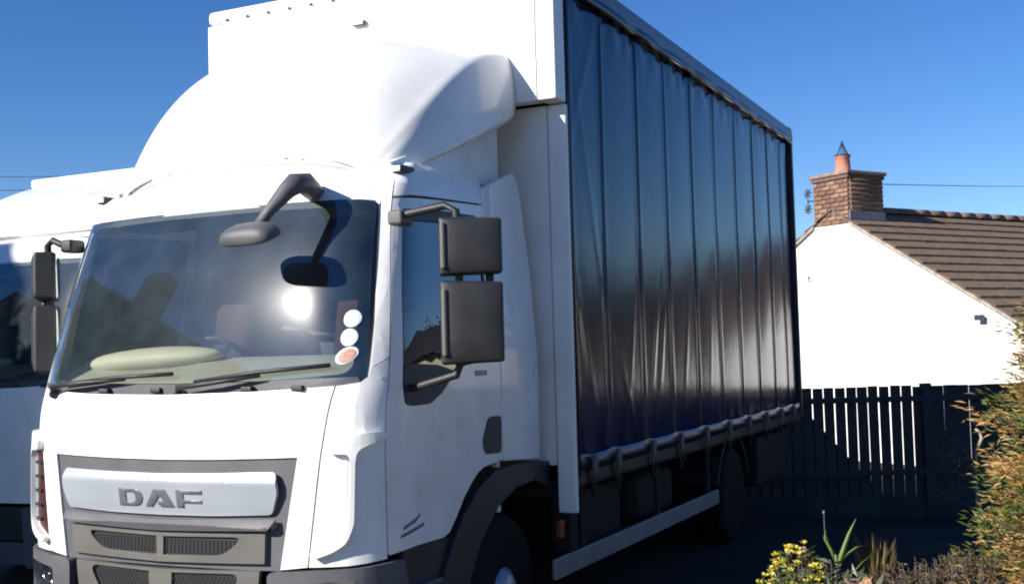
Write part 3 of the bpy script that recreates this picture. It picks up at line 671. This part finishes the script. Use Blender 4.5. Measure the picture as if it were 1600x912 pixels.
cosp = 1/math.hypot(1, SLP); gauge = .31
hatch = random.Random(5)
for sx in (1, -1):
    k = 0; u = .06
    while u < EU+.25:
        u1 = u+gauge*cosp
        bm = bmesh.new(); y = -.06; tw = .30
        yo = (k % 2)*.15
        while y < LEN+.05:
            yb = min(y+tw-(yo if y < 0 else 0), LEN+.06)
            lift = .004*hatch.random(); dr = .010*hatch.random()
            for (ya, yb_) in ((y+.003, yb-.003),):
                top = [(sx*u, ya, rz(u)+.034), (sx*u, yb_, rz(u)+.034), (sx*(u1+.035+dr), yb_, rz(u1+.035+dr)+.075+lift), (sx*(u1+.035+dr), ya, rz(u1+.035+dr)+.075+lift)]
                bot = [(p[0], p[1], p[2]-.026) for p in top]
                vv = [bm.verts.new(p) for p in top+bot]
                for f in ((0, 1, 2, 3), (7, 6, 5, 4), (3, 2, 6, 7), (0, 3, 7, 4), (1, 0, 4, 5), (2, 1, 5, 6)): bm.faces.new([vv[i] for i in f])
            y = yb
        obm('tile_course', bm, TILE, H_); u = u1; k += 1
    # deck under the tiles
    prism('roof_deck', [(0, AP+.002), (sx*(EU+.2), rz(EU+.2)+.002), (sx*(EU+.2), rz(EU+.2)+.03), (0, AP+.03)], 'y', -.02, LEN+.02, TILED, H_, 0)
    # mortar verge along the rake
    prism('verge', [(sx*.43, rz(.43)-.035), (sx*(EU+.2), rz(EU+.2)-.035), (sx*(EU+.2), rz(EU+.2)+.02), (sx*.43, rz(.43)+.02)], 'y', -.055, -.015, mat('verge_mortar', (.34, .30, .26), .9, var=.3, vs_=12, bump=.6, bs=60), H_, 0)
y = .74; k = 0
while y < LEN:
    bm = bmesh.new(); n_ = 8; yl = y+.45; ra, rb = .118, .120
    A1 = [bm.verts.new((ra*1.15*math.cos(math.pi*i/n_), y+.004, AP+.005+ra*math.sin(math.pi*i/n_)+.01*hatch.random()*0)) for i in range(n_+1)]
    B1 = [bm.verts.new((rb*1.15*math.cos(math.pi*i/n_), yl-.004, AP+.005+rb*math.sin(math.pi*i/n_))) for i in range(n_+1)]
    for i in range(n_): bm.faces.new((A1[i], A1[i+1], B1[i+1], B1[i]))
    o = obm('ridge_tile', bm, TILED, H_, True); s = o.modifiers.new('s', 'SOLIDIFY'); s.thickness = .02
    o.location.z = .006*hatch.random(); y = yl
# chimney of single bricks
ch = empty('chimney'); ch.parent = H_
x0, x1, y0, y1, zb, zt = -.425, .405, -.012, .90, 3.775, 4.67
box('core', x0+.012, x1-.012, y0+.012, y1-.012, zb, zt, mat('chimney_mortar', (.20, .145, .11), .95, var=.3, vs_=14, bump=.6, bs=60, dirt=(.34, .30, .26), dirt_amt=.4), ch, 0)
BR = [mat('brick_a', (.20, .105, .068), .9, var=.3, vs_=20, bump=.6, bs=60), mat('brick_b', (.25, .145, .095), .9, var=.3, vs_=18, bump=.6, bs=60), mat('brick_c', (.145, .080, .060), .9, var=.35, vs_=18, bump=.6, bs=60)]
bmesh_brick = {}
def brick(par, sx, sy, sz, c, m):
    key = (round(sx, 3), round(sy, 3), m.name)
    if key not in bmesh_brick:
        bm = bmesh.new(); addbox(bm, -sx/2, sx/2, -sy/2, sy/2, -sz/2, sz/2); bmesh.ops.bevel(bm, geom=bm.edges[:], offset=.006, segments=1, affect='EDGES')
        me = bpy.data.meshes.new('brick'); bm.to_mesh(me); bm.free(); me.materials.append(m); bmesh_brick[key] = me
    o = bpy.data.objects.new('brick', bmesh_brick[key]); COL.objects.link(o); o.parent = par; o.location = c
    return o
hC = .080; row = 0; z = zb+hC/2
while z < zt-.02:
    wl = (x1-x0); dl = (y1-y0)
    nb = 4; off = (row % 2)*.5
    for face in ('f', 'b'):
        yy = y0+.02 if face == 'f' else y1-.02
        edges = sorted(set([0, 1]+[(i+off)/nb for i in range(nb+1) if 0 < (i+off)/nb < 1]))
        for a, b in zip(edges, edges[1:]):
            sxx = (b-a)*wl-.012
            brick(ch, sxx, .06, hC-.014, (x0+(a+b)/2*wl, yy+hatch.uniform(-.006, .006), z), hatch.choice(BR))
    for face in ('l', 'r'):
        xx = x0+.02 if face == 'l' else x1-.02
        nb2 = 3; off2 = ((row+1) % 2)*.5
        edges = sorted(set([0, 1]+[(i+off2)/nb2 for i in range(nb2+1) if 0 < (i+off2)/nb2 < 1]))
        for a, b in zip(edges, edges[1:]):
            syy = (b-a)*(dl-.11)-.012
            brick(ch, .06, syy, hC-.014, (xx+hatch.uniform(-.006, .006), y0+.055+(a+b)/2*(dl-.11), z), hatch.choice(BR))
    z += hC; row += 1
CAPM = mat('chimney_cap', (.24, .18, .15), .9, var=.3, vs_=9, bump=.6, bs=50)
box('cap', x0-.055, x1+.055, y0-.055, y1+.055, zt-.012, zt+.055, CAPM, ch, .012)
box('cap_course', x0-.025, x1+.025, y0-.025, y1+.025, zt-.08, zt-.010, BR[2], ch, .008)
box('lead_flashing', x1-.002, x1+.018, y0+.01, y1+.02, rz(.405)+.05, rz(.405)+.20, mat('lead', (.20, .21, .23), .6, var=.2), ch, .003)
lathe('pot', [(.15, 0), (.148, .05), (.138, .10), (.128, .30), (.142, .31), (.144, .345), (.11, .345)], mat('terracotta', (.46, .19, .12), .8, var=.15, vs_=12, bump=.3, bs=40), ch, 28, Matrix.Translation((-.01, .34, zt+.05)))
CW = Matrix.Translation((-.01, .34, zt+.39)); cwl = empty('cowl'); cwl.parent = ch
WIRE = mat('cowl_wire', (.035, .037, .05), .5, metal=.4, var=.2)
bm = bmesh.new(); addtube(bm, [CW @ Vector((.135*math.cos(2*math.pi*k/24), .135*math.sin(2*math.pi*k/24), 0)) for k in range(25)], .016, 6, False)
for k in range(12):
    a = 2*math.pi*k/12; addtube(bm, [CW @ Vector((.11*math.cos(a), .11*math.sin(a), 0)), CW @ Vector((.012*math.cos(a), .012*math.sin(a), .24))], .006, 5)
addtube(bm, [CW @ Vector((0, 0, .21)), CW @ Vector((0, 0, .28))], .014, 6)
o = obm('wire_cone', bm, WIRE, H_, True); o.parent = cwl if False else ch
bpy.data.objects.remove(cwl)
# aerial bracket at the chimney, lamp and hook on the gable
ae = empty('aerial'); ae.matrix_world = HM @ Matrix.Translation((-.72, .15, 0)); tag(ae, 'small dark aerial with two star shaped heads beside the chimney', 'aerial')
tube('bracket', [(.32, 0, 4.30), (0, 0, 4.30)], .012, WIRE, ae, 6); tube('mast', [(0, 0, 4.10), (0, 0, 4.52)], .011, WIRE, ae, 6)
for zc in (4.16, 4.45):
    bm = bmesh.new()
    for k in range(4):
        a = math.pi*k/4; d = Vector((math.cos(a), 0, math.sin(a)))*.09; addtube(bm, [Vector((0, 0, zc))-d, Vector((0, 0, zc))+d], .013, 5)
    obm('star_head', bm, WIRE, ae)
lp = empty('wall_lamp'); lp.matrix_world = HM @ Matrix.Translation((3.05, 0, 2.0)); tag(lp, 'small dark floodlight on the white gable wall', 'lamp')
box('bracket', -.03, .03, -.08, 0, -.03, .03, WIRE, lp, .005); box('lamp_head', -.07, .07, -.15, -.07, -.05, .04, mat('lamp_blue_black', (.03, .035, .06), .4, var=.1), lp, .012)
hk = tube('wall_hook', [(-.66, -.06, 2.90), (-.58, -.06, 2.90), (-.575, -.06, 2.80), (-.575, 0, 2.80)], .012, WIRE, None, 6); hk.matrix_world = HM; tag(hk, 'small bent metal hook on white gable near the lorry', 'hook')

def frame_of(d):
    d = d.normalized(); a = d.orthogonal().normalized(); b = d.cross(a); return a, b
def leaf(bm, p, d, ln, wd, bend=.2, rnd_=random):
    a, b = frame_of(d); th = rnd_.uniform(0, 2*math.pi); sd = a*math.cos(th)+b*math.sin(th); nn = d.normalized().cross(sd)
    q0 = p; q1 = p+d*ln*.45+nn*ln*bend*.3; q2 = p+d*ln+nn*ln*bend*-.2
    vv = [bm.verts.new(q0), bm.verts.new(q1+sd*wd*.5), bm.verts.new(q2), bm.verts.new(q1-sd*wd*.5)]
    bm.faces.new((vv[0], vv[1], vv[2])); bm.faces.new((vv[0], vv[2], vv[3]))
BARK = mat('bark', (.10, .075, .05), .9, var=.3, vs_=15, bump=.6, bs=50)
# ================================================================ slatted fence
FD = Vector((.9017, .4323, 0)).normalized(); FN = Vector((.4323, -.9017, 0)).normalized()
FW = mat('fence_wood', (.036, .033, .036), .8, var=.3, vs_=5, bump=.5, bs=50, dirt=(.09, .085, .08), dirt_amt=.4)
F0 = Vector((1.237, 7.819, 0))
def fence(name, u0, u1, pitch, gap, top, dep, label):
    P = F0+FD*u0-FN*dep; f = empty(name, (P.x, P.y, 0), math.atan2(FD.y, FD.x)); tag(f, label, 'fence', 'fence panels behind the lorry')
    zb = -.44; Ln = u1-u0; u = 0; r2 = random.Random(len(label))
    me = {}
    while u < Ln:
        wd = pitch-gap+r2.uniform(-.004, .003)
        bm = bmesh.new(); addbox(bm, 0, wd, -.009, .009, zb-.1, top+r2.uniform(-.012, .012)); bmesh.ops.bevel(bm, geom=bm.edges[:], offset=.003, segments=1, affect='EDGES')
        o = obm('board', bm, FW, f); o.location = (u, 0, 0); o.rotation_euler.y = r2.uniform(-.003, .003); u += pitch
    for zr in (.985, .14): box('rail', -.02, Ln+.02, -.055, -.010, zr-.033, zr+.033, FW, f, .004)
    box('gravel_board', -.02, Ln+.02, -.045, -.010, zb-.1, -.135, FW, f, .004)
    return f
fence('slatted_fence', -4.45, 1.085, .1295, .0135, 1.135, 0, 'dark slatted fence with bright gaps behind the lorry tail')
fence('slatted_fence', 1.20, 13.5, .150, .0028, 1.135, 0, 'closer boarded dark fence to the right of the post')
# added dark sloping block, invented to black out the lower fence gaps
hb = F0-FN*1.0; hg = empty('gap_dark_block', (hb.x, hb.y, -.42), math.atan2(FD.y, FD.x)); tag(hg, 'added dark sloping block that blacks out the lower fence gaps', 'added blocker')
SHD = mat('block_dark_top', (.02, .02, .022), .9, var=.3, bump=.4, bs=40)
prism('wall', [(-2.6, -.1), (.93, -.1), (.93, .05), (-.10, 1.22), (-2.6, 1.30)], 'y', 0, .75, mat('block_dark_side', (.03, .027, .026), .85, var=.3, bump=.4, bs=40), hg, 0)
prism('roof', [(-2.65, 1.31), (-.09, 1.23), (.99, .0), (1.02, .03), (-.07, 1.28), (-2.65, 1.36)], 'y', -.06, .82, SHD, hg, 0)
ps = F0+FD*1.14
fp = box('fence_post', -.055, .055, -.06, .05, gz(ps.x, ps.y)-.2, 1.16, FW, None, .006); fp.location = (ps.x, ps.y, 0); fp.rotation_euler.z = math.atan2(FD.y, FD.x); tag(fp, 'dark wooden post between the two fence panels', 'post')

# ================================================================ planting on the right
CONG = leafmat('conifer_green', [(.05, .085, .016), (.10, .14, .025), (.16, .18, .04), (.07, .11, .02)])
CONO = leafmat('conifer_rust', [(.42, .21, .07), (.52, .29, .10), (.44, .31, .10), (.32, .17, .06)])
BARK = mat('bark', (.10, .075, .05), .9, var=.3, vs_=15, bump=.6, bs=50)
DRYM = mat('dry_stem', (.13, .10, .065), .85, var=.3, vs_=20)
def conifer():
    r_ = random.Random(11); base = Vector((3.97, .46, 0)); Ht = 2.30
    t = empty('conifer_shrub', base); tag(t, 'rust and green feathery conifer shrub at the right edge', 'shrub')
    tube('trunk', [(0, 0, -.05), (.02, .01, .8), (0, 0, 1.9)], [.06, .045, .015], BARK, t, 8)
    bg = bmesh.new(); bo = bmesh.new(); bb = bmesh.new()
    for i in range(520):
        h = .06+.94*(i/520); a = i*2.39996+r_.uniform(-.3, .3); z = h*Ht
        rad = (.60*(1-h)**.55+.14)*r_.uniform(.6, 1.12)
        if r_.random() < .15: rad *= 1.12
        st = Vector((0, 0, z*.86)); d = Vector((math.cos(a), math.sin(a), .35)).normalized(); tip = st+d*rad+Vector((0, 0, -.05))
        addtube(bb, [st+d*.05, (st+tip)/2+Vector((0, 0, .02)), tip], [.008, .006, .003], 4, False)
        rusty = r_.random() < .62; 
        for k in range(64):
            f_ = r_.uniform(.35, 1.05); p = st.lerp(tip, f_)+Vector((r_.gauss(0, .035), r_.gauss(0, .035), r_.gauss(0, .03)))
            dd = (d*1.1+Vector((r_.gauss(0, .45), r_.gauss(0, .45), r_.gauss(-.15, .4)))).normalized()
            leaf(bo if (rusty and f_ > .62) else bg, p, dd, r_.uniform(.035, .07), r_.uniform(.006, .013), .3, r_)
    obm('branches', bb, BARK, t); tag(obm('green_foliage', bg, CONG, t, recalc=False), kind='stuff'); tag(obm('rust_foliage', bo, CONO, t, recalc=False), 'rust coloured shoot tips', kind='stuff')
conifer()
def clump(name, base, label, cat, n, hgt, spread, lm, ln, wd, seed, lean=.35, stems=0):
    r_ = random.Random(seed); t = empty(name, base); tag(t, label, cat)
    bm = bmesh.new(); bs = bmesh.new()
    for i in range(n):
        a = r_.uniform(0, 6.283); q = math.sqrt(r_.random())*spread; h = hgt*r_.uniform(.45, 1)*(1-.35*(q/spread)**2)
        p0 = Vector((math.cos(a)*q*.5, math.sin(a)*q*.5, 0)); p1 = Vector((math.cos(a)*q, math.sin(a)*q, h))+Vector((r_.gauss(0, .02), r_.gauss(0, .02), 0))
        addtube(bs, [p0, p0.lerp(p1, .5)+Vector((r_.gauss(0, .012), r_.gauss(0, .012), 0)), p1], [.004, .003, .0018], 4, False)
        for k in range(stems):
            f_ = r_.uniform(.25, 1.0); p = p0.lerp(p1, f_); d = Vector((r_.gauss(0, 1), r_.gauss(0, 1), r_.uniform(-.1, .9))).normalized()
            leaf(bm, p, d, ln*r_.uniform(.6, 1.2), wd*r_.uniform(.7, 1.2), .3, r_)
    return t, bm, bs
# yellow flowering shrub
b0 = Vector((2.575, -.27, .22)); GREEN = leafmat('leaf_green', [(.05, .075, .02), (.08, .12, .03), (.12, .15, .05), (.06, .10, .03)])
t, bm, bs = clump('flowering_shrub', b0, 'low green shrub topped with yellow flowers beside the lorry', 'shrub', 190, .44, .185, GREEN, .055, .020, 21, stems=12)
obm('stems', bs, DRYM, t); tag(obm('leaves', bm, GREEN, t, recalc=False), kind='stuff')
r_ = random.Random(4); YEL = leafmat('petal_yellow', [(.62, .48, .03), (.72, .60, .05), (.55, .38, .02), (.70, .62, .12)], trans=.15)
for i in range(70):
    a = r_.uniform(0, 6.283); q = math.sqrt(r_.random())*.18; c = Vector((math.cos(a)*q-.02, math.sin(a)*q, .435-.20*(q/.18)**2+r_.uniform(-.05, .03)))
    bm = bmesh.new()
    for k in range(7):
        d = Vector((math.cos(k*.9), math.sin(k*.9), r_.uniform(.2, .9))).normalized(); leaf(bm, c, d, .024, .016, .2, r_)
    obm('flower', bm, YEL, t, recalc=False)
# broad bladed plant
t = empty('bladed_plant', (2.715, -.10, .10)); tag(t, 'tall light green plant with long strap leaves', 'plant'); r_ = random.Random(9)
BLADE = leafmat('blade_green', [(.13, .20, .045), (.18, .25, .06), (.10, .16, .03)], trans=.3)
def blade(p, pts, wd):
    V = []; F = []
    for i, q in enumerate(pts):
        f_ = i/(len(pts)-1); w_ = wd*(.5+1.2*f_ if f_ < .4 else max(.05, 1.0-(f_-.4)/.6*.85)); sd = Vector((.9, .43, 0))*w_
        V += [Vector(q)-sd, Vector(q)+Vector((0, -.006, 0)), Vector(q)+sd]
    for i in range(len(pts)-1): a = 3*i; F += [(a, a+1, a+4, a+3), (a+1, a+2, a+5, a+4)]
    o = pyd('leaf_blade', V, F, BLADE, p, True); s = o.modifiers.new('s', 'SOLIDIFY'); s.thickness = .002
tube('stem', [(0, 0, 0), (.01, 0, .3), (.0, 0, .50)], [.012, .010, .007], mat('green_stem', (.12, .17, .05), .6), t, 8)
blade(t, [(0, 0, .40), (.03, .01, .50), (.065, .03, .60), (.10, .045, .675)], .017)
blade(t, [(0, 0, .44), (.05, .03, .50), (.10, .06, .535), (.14, .08, .54)], .013)
blade(t, [(0, 0, .46), (-.02, -.01, .53), (-.045, -.02, .58), (-.04, -.02, .62)], .012)
blade(t, [(0, 0, .38), (.06, .03, .42), (.13, .06, .40), (.18, .08, .34)], .013)
blade(t, [(0, 0, .34), (-.04, -.02, .42), (-.09, -.04, .48), (-.12, -.06, .49)], .012)
blade(t, [(0, 0, .30), (.05, .03, .38), (.12, .06, .46), (.17, .08, .50)], .006)
tube('bud_stalk', [(0, 0, .45), (-.045, -.02, .62), (-.045, -.02, .70)], [.003, .0022, .0018], GREYP, t, 5)
lathe('bud', [(.003, 0), (.007, .006), (.006, .014), (.001, .02)], mat('bud_cream', (.14, .15, .10), .6), t, 8, Matrix.Translation((-.045, -.02, .70)))
lathe('flower_head', [(.004, 0), (.014, .012), (.018, .03), (.008, .045)], mat('pink_petal', (.34, .17, .14), .6, var=.3, vs_=60), t, 10, Matrix.Translation((-.14, -.07, .50)))
# grey-green lower leaves between
GG = leafmat('leaf_grey_green', [(.10, .12, .07), (.16, .18, .12), (.07, .09, .04), (.20, .21, .16)])
t, bm, bs = clump('grey_leaved_plant', Vector((2.74, -.28, .22)), 'low grey green leafy plant under the strap leaves', 'plant', 90, .40, .20, GG, .07, .03, 33, stems=12)
obm('stems', bs, DRYM, t); tag(obm('leaves', bm, GG, t, recalc=False), kind='stuff')
# dry grass tuft
DRY = leafmat('dry_blade', [(.17, .12, .05), (.24, .18, .08), (.13, .09, .04)])
t = empty('dry_grass_tuft', (2.785, .715, .05)); tag(t, 'dry tan grass tuft in front of the fence', 'grass'); r_ = random.Random(14); bm = bmesh.new()
for i in range(260):
    a = r_.uniform(0, 6.283); q = r_.random()*.11; leaf(bm, Vector((math.cos(a)*q*.4, math.sin(a)*q*.4, r_.uniform(.12, .28))), Vector((math.cos(a)*q*1.6, math.sin(a)*q*1.6, .45)).normalized(), r_.uniform(.16, .30), .009, .15, r_)
for i in range(30):
    a = r_.uniform(0, 6.283); addtube(bm, [(0, 0, 0), (math.cos(a)*.03, math.sin(a)*.03, .3)], .004, 4, False)
tag(obm('blades', bm, DRY, t, recalc=False), kind='stuff')
# brown twiggy shrub
BRN = leafmat('dry_heather', [(.06, .040, .024), (.10, .072, .042), (.15, .11, .07), (.045, .03, .02)])
for (bx_, by_, hh, sp, lab, sd_) in ((3.06, .29, .36, .28, 'brown twiggy heather like shrub left of the conifer', 41), (3.30, .36, .44, .24, 'pale dry brushy shrub at the conifer foot', 42)):
    t, bm, bs = clump('twiggy_shrub', Vector((bx_, by_, .2)), lab, 'shrub', 240, hh-.03, sp, BRN, .035, .009, sd_, stems=18)
    obm('twigs', bs, DRYM, t); tag(obm('leaves', bm, BRN, t, recalc=False), kind='stuff')
# bare young tree
t = empty('bare_sapling', (3.15, 3.08, 0)); tag(t, 'bare sapling with a bent pale stem before the fence', 'sapling'); r_ = random.Random(3)
tube('stem', [(0, 0, -.05), (.01, 0, .4), (0, .01, .7), (.02, .0, .85), (.055, .01, .93), (.045, .01, .975), (.015, 0, 1.0)], [.016, .014, .012, .012, .013, .011, .008], mat('pale_stem', (.30, .27, .18), .8, var=.2), t, 8)
for i in range(26):
    z = r_.uniform(.3, .78); a = r_.uniform(0, 6.283); l = r_.uniform(.12, .34); d = Vector((math.cos(a), math.sin(a), r_.uniform(.2, .8))).normalized()
    p = Vector((0, 0, z)); q = p+d*l; bm = bmesh.new(); addtube(bm, [p, p.lerp(q, .5)+Vector((r_.gauss(0, .02), 0, r_.gauss(0, .02))), q], [.006, .004, .002], 5)
    for k in range(4):
        p2 = p.lerp(q, r_.uniform(.4, 1)); addtube(bm, [p2, p2+Vector((r_.gauss(0, .07), r_.gauss(0, .07), r_.uniform(.02, .10)))], [.003, .0015], 4)
    obm('twig', bm, DRYM, t)
# planted bed: soil, brick edging
bv = [(2.30, -.7), (5.6, -.9), (5.8, 2.3), (2.45, 2.1)]
bed = pyd('flower_bed', [(x, y, 0) for x, y in bv]+[(x+(.15 if x < 3 else -.1), y+(.12 if y < 0 else -.6), .21) for x, y in bv], [(0, 1, 5, 4), (1, 2, 6, 5), (2, 3, 7, 6), (3, 0, 4, 7), (4, 5, 6, 7)], mat('soil', (.035, .025, .018), .95, var=.4, bump=1, bs=40)); tag(bed, kind='structure')
ed = empty('brick_edging', (2.83, -.15, .165)); tag(ed, 'short row of stacked pale orange bricks in the plant bed', 'bricks')
for k, (x, y, z, r) in enumerate(((-.01, .0, .30, 0), (.03, .02, .225, .1), (0, .01, .15, 0), (.02, .0, .075, -.08), (.01, .01, .0, 0))):
    o = brick(ed, .13, .09, .066, (x, y, z), mat('brick_edge', (.46, .24, .15), .9, var=.25, vs_=15, bump=.5, bs=60)); o.rotation_euler.z = .45+r

# ================================================================ overhead wires
WM = mat('overhead_wire', (.04, .04, .045), .6)
for a, b, sag, lab in (((-40, 5.9, 7.4), (-7, 21.7, 6.38), .3, 'upper overhead wire crossing the sky on the left'), ((-40, 5.9, 7.05), (-7, 21.7, 6.03), .3, 'lower overhead wire crossing the sky on the left'), ((.62, 15.9, 4.55), (9.9, 113, 15.9), .3, 'thin overhead wire running from the chimney to the right')):
    a, b = Vector(a), Vector(b); o = tube('overhead_wire', [a.lerp(b, i/16)-Vector((0, 0, sag*4*(i/16)*(1-i/16))) for i in range(17)], .009, WM, None, 5); tag(o, lab, 'wire')

pl = empty('utility_pole', (-7, 21.7, gz(-7, 21.7))); tag(pl, 'wooden utility pole behind the lorry carrying the overhead wires', 'pole')
tube('shaft', [(0, 0, -.3), (0, 0, 7.1)], [.14, .10], BARK, pl, 12); box('crossarm', -.06, .06, -.5, .5, 6.55, 6.67, BARK, pl, .01)
for z_ in (6.44, 6.79): lathe('insulator', [(.03, 0), (.05, .03), (.03, .06), (.05, .09), (.02, .12)], STKW, pl, 12, Matrix.Translation((0, 0, z_-.06)))

# ================================================================ what the glass and the curtain mirror: houses and trees around the yard, plus an added shade tree
def simple_house(name, lab, x0, x1, y0, y1, ze, zr, wm, rm, ridge='y', chim=None, wins=()):
    t = empty(name, ((x0+x1)/2, (y0+y1)/2, 0)); tag(t, lab, 'house'); cx, cy = (x0+x1)/2, (y0+y1)/2; a, b = (x1-x0)/2, (y1-y0)/2
    box('wall', -a, a, -b, b, -.5, ze, wm, t, 0)
    if ridge == 'y':
        prism('roof', [(-a-.3, ze-.1), (0, zr), (a+.3, ze-.1), (a+.3, ze-.22), (0, zr-.12), (-a-.3, ze-.22)], 'y', -b-.15, b+.15, rm, t, 0)
        prism('gable', [(-a+.01, ze), (a-.01, ze), (0, zr-.13)], 'y', -b+.01, b-.01, wm, t, 0)
    else:
        prism('roof', [(-b-.3, ze-.1), (0, zr), (b+.3, ze-.1), (b+.3, ze-.22), (0, zr-.12), (-b-.3, ze-.22)], 'x', -a-.15, a+.15, rm, t, 0)
        prism('gable', [(-b+.01, ze), (b-.01, ze), (0, zr-.13)], 'x', -a+.01, a-.01, wm, t, 0)
    for (cxx, cyy, s_, h0, h1) in (chim or ()): box('chimney', cxx-s_, cxx+s_, cyy-s_, cyy+s_, h0, h1, wm, t, .02)
    for (ax, c, pos, zc, w_, h_) in wins:
        M_ = Matrix.Translation((pos, c, zc)) if ax == 'y' else Matrix.Translation((pos, c, zc)) @ Matrix.Rotation(R(90), 4, 'Z')
        f_ = box('window', -w_/2, w_/2, -.03, .03, -h_/2, h_/2, STKW, t, .005, M_); box('pane', -w_/2+.06, w_/2-.06, -.036, .036, -h_/2+.06, h_/2-.06, mat('dark_pane', (.02, .025, .03), .08), f_, 0, M_)
    return t
BRK = mat('red_brick_wall', (.24, .10, .065), .9, var=.3, vs_=12, bump=.5, bs=40)
simple_house('brick_house', 'red brick house with chimneys to the left of the camera, outside the picture', -13.2, -6.6, -14.0, -5.6, 5.2, 6.6, BRK, TILE, 'y', ((1.8, 1.9, .38, 5.2, 7.2),), (('x', 1.5, 3.31, 1.6, 1.2, 1.3), ('x', -1.8, 3.31, 1.6, 1.2, 1.3), ('x', 0, 3.31, 4.2, 1.1, 1.2)))
simple_house('cream_bungalow', 'cream bungalow to the right, outside the picture, mirrored in the door window', 9.1, 16.5, 13.4, 19, 2.7, 3.9, mat('cream_render', (.62, .56, .42), .85, var=.06), mat('slate_roof', (.05, .052, .055), .7, var=.2), 'x', None, (('y', -3.5, -1.5, 1.2, 1.2, 1.1),))
TREEL = leafmat('tree_leaf', [(.03, .045, .014), (.05, .075, .02), (.075, .09, .03), (.025, .04, .012)])
def tree(x, y, h, rad, seed, lab):
    r_ = random.Random(seed); t = empty('garden_tree', (x, y, gz(x, y))); tag(t, lab, 'tree', 'trees beyond the yard')
    bm = bmesh.new(); addtube(bm, [(0, 0, -.1), (.05, 0, h*.35), (0, .05, h*.75)], [.2, .14, .05], 8)
    cl = []
    for i in range(26):
        a = r_.uniform(0, 6.283); q = rad*math.sqrt(r_.random()); z = h*(.38+.55*r_.random()*(1-.4*q/rad)); c = Vector((math.cos(a)*q*.8, math.sin(a)*q*.8, z)); cl.append(c)
        addtube(bm, [(0, 0, h*.32+.3*(z-h*.32)), c*.6+Vector((0, 0, z*.36)), c], [.07, .04, .015], 5)
    obm('trunk', bm, BARK, t, True); bl = bmesh.new()
    for c in cl:
        for k in range(150 if seed > 50 else 420):
            d = Vector((r_.gauss(0, 1), r_.gauss(0, 1), r_.gauss(0, .8))); leaf(bl, c+d*rad*.19, d.normalized()+Vector((0, 0, -.2)), r_.uniform(.14, .28), .12, .3, r_)
    tag(obm('crown', bl, TREEL, t, recalc=False), kind='stuff')
for k, (x, y, h, rd_) in enumerate(((-5.35, -4.0, 4.5, 1.35), (9, 24, 4.6, 2.2), (13.5, 23, 5.2, 2.6), (18.5, 17, 5.4, 2.8), (19, 10, 5.0, 2.6), (7.6, 30, 5.4, 2.6), (17, 27, 6.0, 3.0), (6.6, 22.5, 4.3, 2.0), (11, 21.5, 4.8, 2.2))):  # first tree is unseen, added to shade the second lorry's front
    tree(x, y, h, rd_, 50+k, ('dense tree added left of the camera to shade the second lorry, outside the picture', 'broad leafy tree by the bungalow, outside the picture', 'dense green tree behind the bungalow, outside the picture', 'wide tree right of the bungalow, outside the picture', 'bushy tree far right of the yard, outside the picture', 'tall tree beyond the cottage garden, outside the picture', 'tallest tree behind the bungalow, outside the picture', 'small round tree past the cottage corner, outside the picture', 'dark tree close behind the bungalow, outside the picture')[k])
